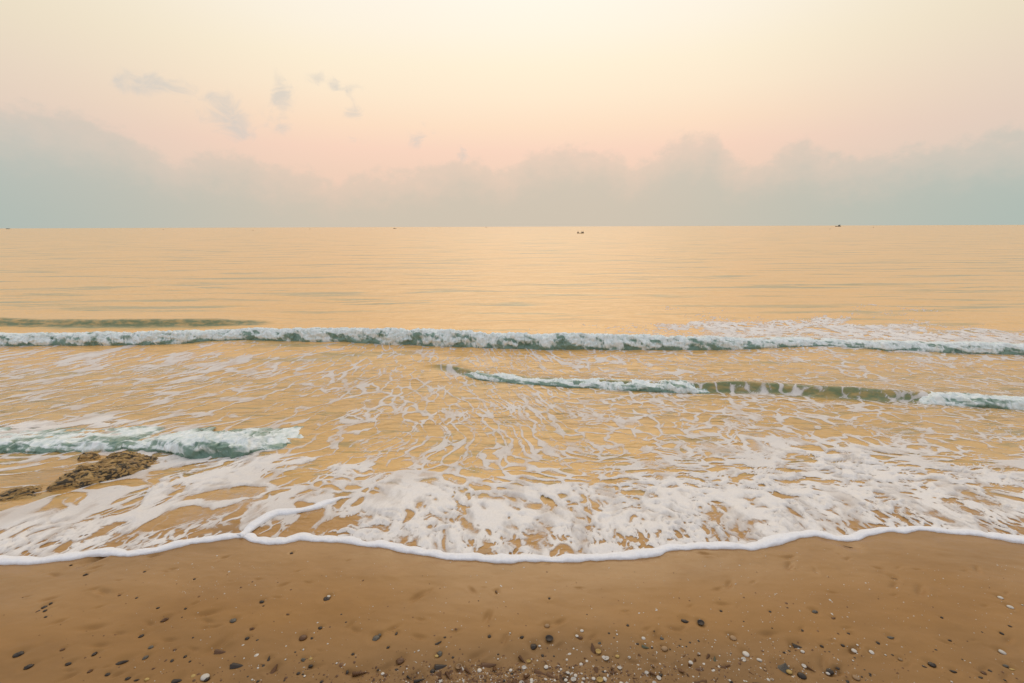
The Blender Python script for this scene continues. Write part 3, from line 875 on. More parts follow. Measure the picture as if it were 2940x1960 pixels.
# foam is a raft with a little thickness
fz = zf + 0.0025 + ss(0.02, 0.16, dsf) * (0.003 * ss(0, 0.25, F) + 0.013 * ss(0.05, 0.3, F) * ss(0.6, 0.8, Dc)) * (1 + fbm(xf * 4, yf * 2.6, 5.5, 4))
ff = grid_faces(*Af.shape)
keep = F.ravel()[ff].max(1) > -0.055
ff = ff[keep]
used, inv = np.unique(ff.ravel(), return_inverse=True)
fv = np.stack([xf, yf, fz], -1).reshape(-1, 3)[used]
foam = mesh_obj('sea_foam', fv, inv.reshape(-1, 4), M_FOAM, attrs={'foam': F.ravel()[used], 'dens': Dc.ravel()[used]})
tag(foam, 'white lacy sea foam drifting over the shallow golden water', 'sea foam', kind='stuff')


# ------------------------------------------------------------------ rolled foam lips at the edge of the wash
def foam_lip(name, x, y, r0, label, fade=(0.0, 0.0), seed=0.0, zoff=0.0):
    seg = np.r_[0, np.cumsum(np.hypot(np.diff(x), np.diff(y)))]
    n = int(seg[-1] / 0.006)
    s = np.linspace(0, seg[-1], n)
    X_, Y_ = np.interp(s, seg, x), np.interp(s, seg, y)
    tx, ty = np.gradient(X_), np.gradient(Y_)
    k = np.hanning(15); k /= k.sum()
    tx, ty = np.convolve(np.pad(tx, 7, 'edge'), k, 'valid'), np.convolve(np.pad(ty, 7, 'edge'), k, 'valid')
    l = np.hypot(tx, ty); nx, ny = -ty / l, tx / l           # towards the sea
    r = r0 * np.clip(1.0 + 0.75 * fbm(s * 1.6, 0 * s, 1 + seed, 3) + 0.30 * pn(s * 9, 0 * s, 2 + seed), 0.35, 2.2)
    r = r * (ss(0, max(fade[0], 1e-6), s) if fade[0] else 1) * (ss(0, max(fade[1], 1e-6), seg[-1] - s) if fade[1] else 1) + 1e-4
    m = 16
    th = np.linspace(0.0, math.pi * 0.97, m)[:, None]
    cx = 1.25 * r * (1 - np.cos(th)) * np.where(th < math.pi / 2, 1.0, 1.0 + 0.8 * ((th - math.pi / 2) / 1.6) ** 2)
    cz = 1.0 * r * np.sin(th) ** 0.75 - 0.003 * (th == 0)
    lump = 1 + 0.16 * fbm(X_[None, :] * 28, Y_[None, :] * 28, th * 0.8 + seed, 3)
    cz = cz * lump
    vx = X_ + nx * (cx - 0.3 * r); vy = Y_ + ny * (cx - 0.3 * r)
    vz = sand_base(vx, vy) + zoff + cz + 0.004 * ss(1.2, 2.4, th)
    o = mesh_obj(name, np.stack([vx, vy, vz], -1).reshape(-1, 3), grid_faces(m, n)[:, ::-1], M_LIP)
    return tag(o, label, 'foam edge')


_m = (_af > -1.45) & (_af < 1.45)
foam_lip('foam_edge', _af[_m] * (_yf[_m] + FAN), _yf[_m], 0.018, 'thick rolled white foam lip where the wash meets the bare sand')
ix, iy = P([(556, 1238), (575, 1225), (601, 1208), (620, 1196), (640, 1187), (659, 1186), (690, 1181), (717, 1175), (735, 1171), (752, 1163), (768, 1157), (783, 1149), (800, 1146), (830, 1140)])
it = np.linspace(0, 1, 120)
isg = np.r_[0, np.cumsum(np.hypot(np.diff(ix), np.diff(iy)))]; isg /= isg[-1]
foam_lip('foam_edge', np.interp(it, isg, ix), np.interp(it, isg, iy), 0.020, 'narrow foam ridge where the central tongue overruns the left sheet of wash',
         fade=(0.02, 0.35), seed=5.0, zoff=0.014)


# ------------------------------------------------------------------ tumbling crests
def surf(Wv, a0, a1, n, label, amp, back, green=0.0, seed=0.0, hmul=1.0, spread=0.0, backfoam=0.3):
    ab, yb, h, wf, wb = Wv
    a = np.linspace(a0, a1, n)
    y0 = np.interp(a, ab, yb); hh = np.interp(a, ab, h) * hmul
    endf = ss(a0, a0 + 0.12 * (a1 - a0), a) * ss(a1, a1 - 0.12 * (a1 - a0), a)
    if a1 > 1.3: endf = ss(a0, a0 + 0.12 * (a1 - a0), a)
    if a0 < -1.3: endf = ss(a1, a1 - 0.12 * (a1 - a0), a) * (1 if a1 < 1.3 else 0) + (1 if a1 > 1.3 else 0)
    hh = hh * (0.04 + 0.96 * endf)
    hh = hh * (1 + 0.16 * fbm(a * 9, 0 * a, 3 + seed, 3) + 0.22 * fbm(a * 2.5, 0 * a, 13 + seed, 2))
    y0 = y0 - spread * (0.5 + fbm(a * 22, 0 * a, 4 + seed, 4, 0.6)) * endf
    mf, mb = 34, 26
    ph = np.linspace(-0.12, 1, mf)[:, None]
    bs = np.linspace(0, 1, mb + 1)[1:, None]
    fy = y0 + wf * (1 - np.cos(np.clip(ph, 0, 1) * math.pi / 2)) * 0.9 + np.minimum(ph, 0) * 0.12
    fz_ = hh * np.sin(np.clip(ph, -0.1, 1) * math.pi / 2)
    by = y0 + wf * 0.9 + back * bs
    t = back * bs / wb
    bz = hh * np.exp(-1.7 * t * t / (0.35 + t)) + 0 * bs
    yy = np.concatenate([fy + 0 * hh, by]); zz = np.concatenate([fz_, bz])
    p01 = np.concatenate([ph, 1 + bs])                      # 0 base, 1 crest, 2 back
    xx = a * (y0 + FAN) + 0 * yy
    aa_ = a + 0 * yy
    base = np.maximum(prof(yy), 0) + 0.018
    rough = ss(-0.05, 0.25, p01) * ss(2.0, 1.25, p01)
    # outward normal of the profile
    dyv, dzv = np.gradient(yy, axis=0), np.gradient(zz, axis=0)
    ln = np.hypot(dyv, dzv) + 1e-9
    ny, nz = -dzv / ln, dyv / ln
    bl = 1 - 2.0 * np.abs(fbm(xx * 2.6, yy * 3.0 + seed, zz * 4.0, 3, 0.5))
    bl2 = 1 - 2.0 * np.abs(fbm(xx * 11.0, yy * 6.0 + seed, zz * 6.0, 3, 0.55))
    d = amp * rough * (0.62 * bl + 0.26 * bl2 - 0.25) * np.clip(hh / (hh.max() + 1e-6), 0.25, 1)
    yy = yy + ny * d; zz = zz + nz * d + 0.01 * ss(2, 1.6, p01) - 0.02 * ss(1.7, 2.0, p01)
    xx = xx + amp * 0.6 * rough * fbm(xx * 9, yy * 9, 5. + seed, 2)
    z = base + zz - 0.035 * (1 - endf)
    fo_shade = 0.52 + 0.85 * fbm(xx * 2.6 + 0.9 * p01, p01 * 1.5, 6. + seed, 4, 0.55) + 0.22 * bl2 + 0.15 * bl - green
    fo_shade = fo_shade - 0.62 * ss(0.30, 0.0, p01) * np.clip(0.9 + 1.2 * fbm(xx * 2.0, 0 * xx, 3.3 + seed, 3), 0.1, 1.6) + 0.35 * ss(0.55, 0.95, p01) * ss(1.6, 1.1, p01)  # backlit crest, shaded base and hollows also painted into the foam value
    fo_shade = fo_shade - 0.9 * (1 - endf) * (0.8 + fbm(xx * 6, p01 * 2, 9. + seed, 3))
    fo_shade = fo_shade * ss(2.0, 1.5, p01) - (1 - backfoam) * ss(1.15, 1.8, p01)
    V = np.stack([xx, yy, z], -1).reshape(-1, 3)
    fcs = grid_faces(yy.shape[0], n)
    # cut away the torn rear fringe
    fm = fo_shade.ravel()[fcs].max(1); pm = (p01 + 0 * yy).ravel()[fcs].mean(1)
    endm = (endf + 0 * yy).ravel()[fcs].mean(1)
    k = ((pm < 1.2) | (fm > 0.12)) & (endm > 0.01)
    fcs = fcs[k]
    us, iv = np.unique(fcs.ravel(), return_inverse=True)
    o = mesh_obj('breaking_wave', V[us], iv.reshape(-1, 4), M_SURF, attrs={'foam': fo_shade.ravel()[us]})
    return tag(o, label, 'wave', 'small waves breaking along the shore')


def a_at(u, v):
    x, y = P([(u, v)])
    return float(x[0] / (y[0] + FAN))


surf(W1, -1.5, 1.5, 2400, 'longest white breaker tumbling across the whole width, farthest from the sand', 0.09, 0.8, 0.10, 0.0, 0.80, 0.07, 0.45)
surf(W2, a_at(1030, 858), a_at(1660, 908), 1000, 'short white roller in mid water, breaking between golden shallows', 0.06, 0.4, 0.20, 11.0, 0.90, 0.05, 0.3)
surf(W2, a_at(2080, 930), 1.5, 660, 'white broken end of the green mid-water swell at the right edge', 0.06, 0.35, 0.15, 17.0, 0.9, 0.04, 0.3)
surf(W3, -1.5, a_at(738, 1014), 1200, 'white churning wave washing over the brown rocks on the left', 0.08, 0.9, 0.32, 23.0, 0.76, 0.06, 0.9)

# ------------------------------------------------------------------ rocks
def rock(name, outline, height, label, seed, fall=9.0):
    """outline: photo px (x, y, lifted) round the rock; lifted = share of the height at that point of the rim as seen"""
    o_ = np.array(outline, float)
    pts = [px2g(np.array([u]), np.array([v]), off=q * height * 0.55) for u, v, q in o_]
    ox, oy = np.array([p[0][0] for p in pts]), np.array([p[1][0] for p in pts])
    x0, y0 = ox.mean(), oy.mean()
    ang = np.arctan2(oy - y0, ox - x0); rad = np.hypot(ox - x0, oy - y0)
    k = np.argsort(ang); ang, rad = ang[k], rad[k]
    nr, nt = 150, 420
    r = np.linspace(0, 1, nr)[:, None]; t = np.linspace(-math.pi, math.pi, nt, endpoint=False)[None, :]
    R_ = np.interp(t[0], np.r_[ang - 2 * math.pi, ang, ang + 2 * math.pi], np.r_[rad, rad, rad])
    kk = np.hanning(9); kk /= kk.sum()
    R_ = np.convolve(np.pad(R_, 4, 'wrap'), kk, 'valid')
    R_ = R_ * (1 + 0.05 * fbm(np.cos(t[0]) * 5 + seed, np.sin(t[0]) * 5, 2.0, 4))
    X_, Y_ = r * R_ * np.cos(t), r * R_ * np.sin(t)
    hgt = height * (1 - r ** fall) * (0.85 + 0.45 * fbm(X_ * 3.5 + seed, Y_ * 4.5, 1.0, 4, 0.55)) - 0.012 * r
    stp = 0.024
    u_ = X_ * 0.72 + Y_ * 0.69; w_ = -X_ * 0.69 + Y_ * 0.72          # along and across the bedding
    q = hgt / stp + 1.3 * fbm(u_ * 3 + seed, w_ * 9, 9.0, 4, 0.6)
    fr = q - np.floor(q)
    hgt2 = hgt + (ss(0.35, 0.75, fr) - fr) * stp * 0.9
    pit = fbm(u_ * 9 + seed, w_ * 26, 4.0, 4, 0.6)
    hgt2 = hgt2 - 0.022 * np.clip(pit - 0.1, 0, 1) * ss(0, .02, hgt)
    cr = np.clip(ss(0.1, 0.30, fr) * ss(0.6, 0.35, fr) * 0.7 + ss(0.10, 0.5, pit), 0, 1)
    z = hgt2 + prof(Y_ + y0) - float(prof(np.array(y0)))
    top = np.stack([X_, Y_, z], -1).reshape(-1, 3)
    skirt = np.stack([X_[-1] * 1.02, Y_[-1] * 1.02, z[-1] - 0.15], -1)
    V = np.concatenate([top, skirt])
    F_ = np.concatenate([grid_faces(nr, nt, True), np.stack([(nr - 1) * nt + np.arange(nt), (nr - 1) * nt + (np.arange(nt) + 1) % nt, nr * nt + (np.arange(nt) + 1) % nt, nr * nt + np.arange(nt)], -1)])
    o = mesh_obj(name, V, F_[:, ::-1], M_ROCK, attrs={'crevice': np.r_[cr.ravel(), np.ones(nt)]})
    o.location = (x0, y0, float(prof(np.array(y0))) + 0.004)
    return tag(o, label, 'rock', 'brown rocks awash on the left')


rock('rock', [(302, 1316, .8), (321, 1305, 1), (347, 1298, 1), (375, 1295, 1), (392, 1300, 1), (418, 1300, 1), (440, 1305, .8), (464, 1316, .3), (449, 1328, 0), (432, 1349, 0),
              (398, 1364, 0), (355, 1378, 0), (318, 1386, 0), (270, 1399, 0), (236, 1409, 0), (202, 1405, 0), (165, 1415, 0), (136, 1421, 0), (130, 1412, .2), (137, 1390, .8),
              (150, 1374, 1), (175, 1362, 1), (202, 1354, 1), (230, 1343, 1), (265, 1328, 1)], 0.108,
     'largest brown ledged rock, long and slanting, on the left below the churning wave', 1.3)
rock('rock', [(222, 1316, .6), (235, 1302, 1), (258, 1297, 1), (280, 1300, 1), (294, 1313, .5), (284, 1322, 0), (262, 1330, 0), (236, 1332, 0), (220, 1330, 0)], 0.085,
     'small knobbly brown rock under the wave, behind the largest rock', 5.1, 4.0)
rock('rock', [(-50, 1436, .3), (-20, 1412, 1), (30, 1398, 1), (70, 1390, 1), (100, 1386, 1), (122, 1386, 1), (146, 1398, .3), (136, 1420, 0), (106, 1432, 0), (60, 1440, 0), (10, 1450, 0), (-35, 1456, 0)], 0.055,
     'low dark rock shelf nearly awash, lying left of the largest rock', 8.4, 3.0)

# ------------------------------------------------------------------ shells and stones: shapes (unit size, lying on z = 0)
def sph_grid(nr=10, nt=16):
    p = np.linspace(0, math.pi, nr)[:, None]; t = np.linspace(0, 2 * math.pi, nt, endpoint=False)[None, :]
    return np.sin(p) * np.cos(t), np.sin(p) * np.sin(t), np.cos(p) + 0 * t


def pebble_mesh(seed):
    x, y, z = sph_grid(14, 20)
    d = 1 + 0.34 * fbm(x * 1.5 + seed, y * 1.5, z * 1.5, 3)
    V = np.stack([x * d * 0.5, y * d * 0.43, z * d * 0.26 + 0.01], -1).reshape(-1, 3)
    return V, grid_faces(14, 20, True)[:, ::-1]


def shard_mesh(seed):
    x, y, z = sph_grid(12, 16)
    d = 1 + 0.3 * fbm(x * 1.7 + seed, y * 1.7, z * 1.7, 2)
    x = x * (1 + 0.25 * y)
    V = np.stack([x * d * 0.5, y * d * 0.19 * (1.2 - 0.5 * x), z * 0.11 * d + 0.05], -1).reshape(-1, 3)
    return V, grid_faces(12, 16, True)[:, ::-1]


def clam_mesh(seed, up=False):
    """one valve of a clam: ribbed dome with hinge; open cup when upturned"""
    nr, nt = 12, 26
    r = np.linspace(0.0, 1, nr)[:, None]; t = np.linspace(0, 2 * math.pi, nt, endpoint=False)[None, :]
    prof_r = 1 + 0.10 * np.cos(t) - 0.06 * np.cos(2 * t) + 0.05 * fbm(np.cos(t) + seed, np.sin(t), 2., 2)
    x = 0.46 * r * np.cos(t) * prof_r; y = 0.40 * r * np.sin(t) * prof_r
    z = 0.26 * np.sqrt(np.clip(1 - r ** 2.2, 0, 1)) * (1 + 0.25 * np.cos(t) * r * -1) + 0.012 * np.cos(t * 13) * r * (1 - r)
    xs_ = 0.55 * (x + 0.40) - 0.40
    xo = x
    out = np.stack([xo, y, z], -1).reshape(-1, 3)
    inn = np.stack([xo * 0.86, y * 0.86, z * 0.80 - 0.0], -1).reshape(-1, 3)
    if up:
        out[:, 2] = 0.27 - out[:, 2]; inn[:, 2] = 0.27 - inn[:, 2]
    N = len(out)
    f = grid_faces(nr, nt, True)
    rim = np.stack([(nr - 1) * nt + np.arange(nt), (nr - 1) * nt + (np.arange(nt) + 1) % nt, N + (nr - 1) * nt + (np.arange(nt) + 1) % nt, N + (nr - 1) * nt + np.arange(nt)], -1)
    F_ = np.concatenate([f, f[:, ::-1] + N, rim])
    return np.concatenate([out, inn]), F_


def auger_mesh(seed):
    """slender coiled shell lying on its side"""
    nl, nt = 70, 14
    s = np.linspace(0, 1, nl)[:, None]; t = np.linspace(0, 2 * math.pi, nt, endpoint=False)[None, :]
    R_ = 0.165 * (1 - s) ** 0.9 + 0.006
    whorl = 1 - 0.22 * np.abs(np.sin((s ** 0.75 * 7.5) * math.pi + t * 0.5)) ** 4
    R_ = R_ * whorl
    R_ = R_ * np.where(s < 0.04, s / 0.04 * 0.6 + 0.4, 1)
    x = s - 0.5 + 0 * t; y = R_ * np.cos(t); z = R_ * np.sin(t) + 0.13 * (1 - s) + 0.02
    V = np.stack([x, y, z], -1).reshape(-1, 3)
    cap = np.array([[-0.46, 0, 0.15]])
    V = np.concatenate([V, cap])
    tri = np.stack([np.full(nt, nl * nt), (np.arange(nt) + 1) % nt, np.arange(nt)], -1)
    return V, [grid_faces(nl, nt, True), tri]


def pen_mesh(seed):
    """fan or wedge-shaped valve of a pen shell, broken along the wide end"""
    nl, nw = 24, 15
    s = np.linspace(0, 1, nl)[:, None]; w = np.linspace(-1, 1, nw)[None, :]
    endj = 1 - 0.16 * np.abs(fbm(w * 2.3 + seed, 0 * w, 3.0, 3)) - 0.10 * w ** 2
    L_ = s * endj
    half = 0.04 + 0.24 * s ** 0.85
    x = 0.5 - L_
    y = half * w
    z = 0.16 * (1 - w ** 2) * (0.25 + 0.75 * s) + 0.012 * np.sin(w * 16 + seed) * s + 0.01
    top = np.stack([x + 0 * w, y, z], -1).reshape(-1, 3)
    bot = top.copy(); bot[:, 2] -= 0.035
    N = nl * nw
    f = grid_faces(nl, nw)
    b1 = np.arange(nl - 1) * nw; b2 = b1 + nw - 1
    e = np.arange((nl - 1) * nw, nl * nw - 1); e0 = np.arange(0, nw - 1)
    sides = [np.stack([b1, b1 + nw, b1 + nw + N, b1 + N], -1), np.stack([b2 + nw, b2, b2 + N, b2 + nw + N], -1), np.stack([e, e + 1, e + 1 + N, e + N], -1),
             np.stack([e0 + 1, e0, e0 + N, e0 + 1 + N], -1)]
    return np.concatenate([top, bot]), np.concatenate([f[:, ::-1], f + N] + sides)


def cone_mesh(seed):
    nl, nt = 26, 30
    s = np.linspace(0, 1, nl)[:, None]; t = np.linspace(0, 2 * math.pi, nt, endpoint=False)[None, :]
    R_ = (0.48 * (1 - s ** 0.8) + 0.004) * (1 + 0.09 * np.cos(t * 11) * (1 - s) + 0.06 * fbm(np.cos(t) + seed, np.sin(t), s * 2, 2))
    return np.stack([R_ * np.cos(t) + 0.06 * s, R_ * np.sin(t) * 0.85, 0.5 * s + 0.02 * np.sin(s * 40) + 0 * t], -1).reshape(-1, 3), grid_faces(nl, nt, True)


def twig_mesh(seed):
    def tube(p, r):
        p = np.array(p, float); n = len(p); t = np.linspace(0, 2 * math.pi, 7, endpoint=False)
        return np.stack([p[:, None, 0] + 0 * t, p[:, None, 1] + np.cos(t) * np.array(r)[:, None], p[:, None, 2] + np.sin(t) * np.array(r)[:, None]], -1).reshape(-1, 3), grid_faces(n, 7, True)
    a, fa = tube([(-.5, .03, .02), (-.25, -.02, .03), (0, .02, .035), (.25, 0, .03), (.5, .05, .02)], [.012, .022, .026, .02, .008])
    b, fb = tube([(0, .02, .035), (.18, -.08, .045), (.34, -.12, .03)], [.02, .014, .005])
    return np.concatenate([a, b]), np.concatenate([fa, fb + len(a)])


SHAPES = dict(pebble=[pebble_mesh(k * 3.1) for k in range(6)], shard=[shard_mesh(k * 2.3) for k in range(4)], clam=[clam_mesh(k * 1.7) for k in range(4)],
              upturned=[clam_mesh(k * 2.9, True) for k in range(2)], auger=[auger_mesh(0.)], pen=[pen_mesh(k * 2.1) for k in range(4)],
              cone=[cone_mesh(1.)], twig=[twig_mesh(0.)])
NAMES = dict(pebble=('pebble', 'pebble', 'stones scattered over the wet sand'), shard=('stone_chip', 'stone chip', 'flat chips on the wet sand'),
             clam=('clam_shell', 'shell', 'clam shells on the wet sand'), upturned=('open_shell', 'shell', 'cup-like shells lying open'),
             auger=('spiral_shell', 'shell', 'slender spiral shells near the shell bed'), pen=('fan_shell', 'shell', 'wedge and fan shaped shells'),
             cone=('cone_shell', 'shell', 'ridged cone shells'), twig=('twig', 'twig', 'dark twigs on the sand'))
_cache = {}


def proto(kind, var, colour):
    key = (kind, var, colour)
    if key not in _cache:
        V, F_ = SHAPES[kind][var]
        _cache[key] = mesh_obj(NAMES[kind][0], V, F_, SHELLMAT[colour], link=False).data
    return _cache[key]


def strew(kind, var, colour, x, y, size, ang, label, group, tilt=0.0, sink=0.08):
    o = bpy.data.objects.new(NAMES[kind][0], proto(kind, var, colour))
    COL.objects.link(o)
    z = float(sand_base(np.array([x]), np.array([y]))[0])
    o.location = (x, y, z - 0.10 * size - sink * size)
    o.scale = (size, size * rng.uniform(0.85, 1.15), size * rng.uniform(0.9, 1.1))
    nrm = Matrix.Rotation(-math.atan(SLOPE), 4, 'X')
    o.rotation_euler = (nrm @ Matrix.Rotation(ang, 4, 'Z') @ Matrix.Rotation(tilt, 4, 'Y')).to_euler()
    return tag(o, label, NAMES[kind][1], group)


for i, (u, v, spx, kind, colour, ang, label) in enumerate(L):
    var = i % len(SHAPES[kind])
    upright = kind == 'pen' and abs(ang) >= 50
    size = lsz[i] * (0.84 if kind == 'pebble' else 1.05)
    ga = math.radians(ang) * 1.25 + (rng.uniform(-0.9, 0.9) if kind == 'pebble' else 0)
    if kind == 'pen':
        size *= 1.1
    strew(kind, var, colour, float(lx[i]), float(ly[i]), float(size), ga, label, NAMES[kind][2],
          tilt=math.radians(-28) if upright else math.radians(rng.uniform(-8, 8)),
          sink=0.02 if kind in ('auger', 'twig', 'clam', 'upturned', 'pen') else 0.05)

for i in range(len(sc)):
    r = rng.rand()
    in_bed = bed_density(*sc[i]) > 0.55
    if in_bed and r < 0.24:
        kind, colour, s, lab, grp = 'pen', 'brown', scs[i] * 2.8, 'small brown broken fan shell in the crowded shell bed', 'brown broken shells in the shell bed'
    elif in_bed and r < 0.36:
        kind, colour, s, lab, grp = 'auger', 'brown', scs[i] * 2.8, 'small brown spiral shell in the crowded shell bed', 'small brown spirals in the shell bed'
    elif in_bed and r < 0.48:
        kind, colour, s, lab, grp = 'upturned', 'white', scs[i] * 1.5, 'small pale shell lying open in the crowded shell bed', 'small open shells in the shell bed'
    elif in_bed and r < 0.56:
        kind, colour, s, lab, grp = 'clam', 'tan', scs[i] * 1.2, 'small tan clam shell in the crowded shell bed', 'tan clams in the shell bed'
    elif r < 0.68:
        kind, colour, s, lab, grp = 'pebble', 'dark', scs[i] * 1.0, 'tiny dark pebble among the scattered white shells', 'tiny dark pebbles between the shells'
    elif in_bed:
        kind, colour, s, lab, grp = 'clam', 'white', scs[i] * 1.3, 'small white clam shell in the crowded shell bed', 'small white clams in the shell bed'
    else:
        kind, colour, s, lab, grp = 'clam', 'white', scs[i] * 0.75, 'small white clam shell strewn on the sand outside the shell bed', 'small white clams strewn on open sand'
    strew(kind, rng.randint(len(SHAPES[kind])), colour, float(scx[i]), float(scy[i]), float(s), rng.uniform(0, 6.28), lab, grp, tilt=rng.uniform(-0.3, 0.3), sink=0.0)

# shell grit too small and too many to count: one object per kind
def grit(name, fu, fvv, mean, mat, label, hgt=0.55):
    gx0, gy0 = px2g(fu, fvv)
    ok = gy0 < shore_y(gx0 / (gy0 + FAN)) - 0.03
    gx0, gy0 = gx0[ok], gy0[ok]
    n = len(gx0)
    sz = rng.gamma(2.0, mean / 2.0, n) + 0.0010
    an = rng.uniform(0, 6.28, n); el_ = rng.uniform(0.3, 1.0, n)
    t = np.linspace(0, 2 * math.pi, 7, endpoint=False)
    z0 = sand_z(gx0, gy0)
    ring = np.stack([np.cos(t)[None] * sz[:, None], np.sin(t)[None] * (sz * el_)[:, None]], -1) * rng.uniform(0.7, 1.2, (n, 7, 1))
    cxr = gx0[:, None] + ring[..., 0] * np.cos(an)[:, None] - ring[..., 1] * np.sin(an)[:, None]
    cyr = gy0[:, None] + ring[..., 0] * np.sin(an)[:, None] + ring[..., 1] * np.cos(an)[:, None]
    czr = z0[:, None] - 0.0012 - SLOPE * (cyr - gy0[:, None])
    V = np.concatenate([np.stack([cxr, cyr, czr], -1), np.stack([gx0, gy0, z0 + sz * hgt], -1)[:, None]], 1).reshape(-1, 3)
    k = (np.arange(n) * 8)[:, None]
    j = np.arange(7)[None]
    T = np.stack([k + j, k + (j + 1) % 7, k + 7 + 0 * j], -1).reshape(-1, 3)
    tag(mesh_obj(name, V, T, mat), label, name.replace('_', ' '), kind='stuff')


grit('shell_grit', np.r_[rng.uniform(380, 2930, 900), rng.normal(2300, 330, 420), rng.normal(620, 160, 110), rng.normal(1500, 230, 600), rng.normal(1900, 300, 350)],
     np.r_[rng.uniform(1590, 1970, 900), rng.uniform(1560, 1960, 420), rng.uniform(1600, 1720, 110), rng.normal(1945, 22, 600), rng.uniform(1830, 1975, 350)],
     0.0020, M_WHITE, 'fine white shell grit and flecks sprinkled over the wet sand')
grit('shell_debris', np.r_[rng.normal(1480, 210, 1500), rng.normal(1900, 420, 500), rng.normal(1000, 330, 300), rng.uniform(0, 2940, 260)],
     np.r_[rng.normal(1948, 22, 1500), rng.normal(1930, 45, 500), rng.normal(1945, 30, 300), rng.uniform(1640, 1960, 260)],
     0.0034, M_BROWN, 'dark brown crumbs of broken shell, thickest at the shell bed')

# ------------------------------------------------------------------ boats and markers on the sea
M_HULL = make_paint('boat_hull', (0.10, 0.055, 0.02, 1)); M_CLOTH = make_paint('dark_cloth', (0.05, 0.025, 0.015, 1)); M_CABIN = make_paint('cabin_paint', (0.16, 0.17, 0.14, 1))
M_STEEL = make_paint('dark_metal', (0.06, 0.06, 0.055, 1), 0.4); M_SKIN = make_paint('skin', (0.25, 0.13, 0.07, 1))


def tube_mesh(paths):
    Vs, Fs, o = [], [], 0
    for pts, rad in paths:
        p = np.array(pts, float); n_ = len(p)
        d = np.gradient(p, axis=0); d /= np.linalg.norm(d, axis=1)[:, None]
        ref = np.array([0.13, 0.97, 0.2])
        a_ = np.cross(d, ref); a_ /= np.linalg.norm(a_, axis=1)[:, None]; b_ = np.cross(d, a_)
        tt = np.linspace(0, 2 * math.pi, 10, endpoint=False)
        v = p[:, None] + (a_[:, None] * np.cos(tt)[None, :, None] + b_[:, None] * np.sin(tt)[None, :, None]) * np.array(rad)[:, None, None]
        Vs.append(v.reshape(-1, 3)); Fs.append(grid_faces(n_, 10, True) + o); o += n_ * 10
    return np.concatenate(Vs), np.concatenate(Fs)


def hull_mesh(Lh, B, Dp, sheer=0.35):
    nl, nt = 30, 17
    s = np.linspace(-1, 1, nl)[:, None]; t = np.linspace(0, math.pi, nt)[None, :]
    bw = B / 2 * np.clip(1 - np.abs(s) ** 3.0, 0.03, 1)
    top = Dp * (0.55 + sheer * np.abs(s) ** 2.2)
    def shell(k, lift):
        x = s * Lh / 2 * (1 + 0.04 * np.cos(t)**2) * k + 0 * t
        return np.stack([x, bw * np.cos(t) * k, np.where(np.sin(t) > 0, top - (top + Dp * 0.35) * np.sin(t) ** 0.6, top) + lift * np.sin(t)], -1).reshape(-1, 3)
    o_, i_ = shell(1.0, 0), shell(0.93, Dp * 0.10)
    N = nl * nt
    f = grid_faces(nl, nt)
    r1 = np.arange(nl - 1) * nt; r2 = r1 + nt - 1
    e0 = np.arange(nt - 1); e1 = e0 + (nl - 1) * nt
    return np.concatenate([o_, i_]), np.concatenate([f, f[:, ::-1] + N, np.stack([r1, r1 + nt, r1 + nt + N, r1 + N], -1), np.stack([r2, r2 + nt, r2 + nt + N, r2 + N], -1),
                                                     np.stack([e0, e0 + 1, e0 + 1 + N, e0 + N], -1), np.stack([e1, e1 + 1, e1 + 1 + N, e1 + N], -1)])


def boxes(lst):
    Vs, Fs = [], []
    for i, (c, d) in enumerate(lst):
        q = np.array([[x, y, z] for x in (-1, 1) for y in (-1, 1) for z in (-1, 1)], float) * np.array(d) / 2 + np.array(c)
        Vs.append(q); Fs.append(np.array([[0, 1, 3, 2], [4, 6, 7, 5], [0, 4, 5, 1], [2, 3, 7, 6], [0, 2, 6, 4], [1, 5, 7, 3]]) + 8 * i)
    return np.concatenate(Vs), np.concatenate(Fs)


def thing(name, loc, rz, label, cat, group=None):
    o = bpy.data.objects.new(name, None)
    COL.objects.link(o)
    o.empty_display_size = 0.3
    o.location = loc; o.rotation_euler = (0, 0, rz)
    return tag(o, label, cat, group)


def sea_xy(u, v_below_horizon):
    """bearing from the photo column, range from the dip below the horizon (photo px)"""
    d = ray(u, 650.0)
    yy = CAM_Z / (v_below_horizon / FPX) / math.cos(PITCH) ** 2
    return float(d[0] / d[1] * yy), float(yy)


GB = 'fishing boats out on the sea'
bx_, by_ = sea_xy(1667, 20.5)
b1 = thing('rowing_boat', (bx_, by_, 0.0), 0.0, 'nearest small dark boat, low in the middle, raised figures at both ends', 'boat', GB)
mesh_obj('hull', *hull_mesh(2.7, 0.9, 0.36, 0.5), M_HULL, b1)
mesh_obj('thwart', *boxes([((-0.5, 0, 0.17), (0.16, 0.74, 0.03)), ((0.35, 0, 0.17), (0.16, 0.74, 0.03))]), M_HULL, b1, smooth=False)
mesh_obj('outboard_motor', *tube_mesh([([(1.25, 0, 0.5), (1.3, 0, 0.34), (1.36, 0, 0.0), (1.37, 0, -0.15)], [0.05, 0.1, 0.05, 0.04]), ([(1.26, 0, 0.42), (1.08, 0.03, 0.47)], [0.022, 0.018])]), M_STEEL, b1)


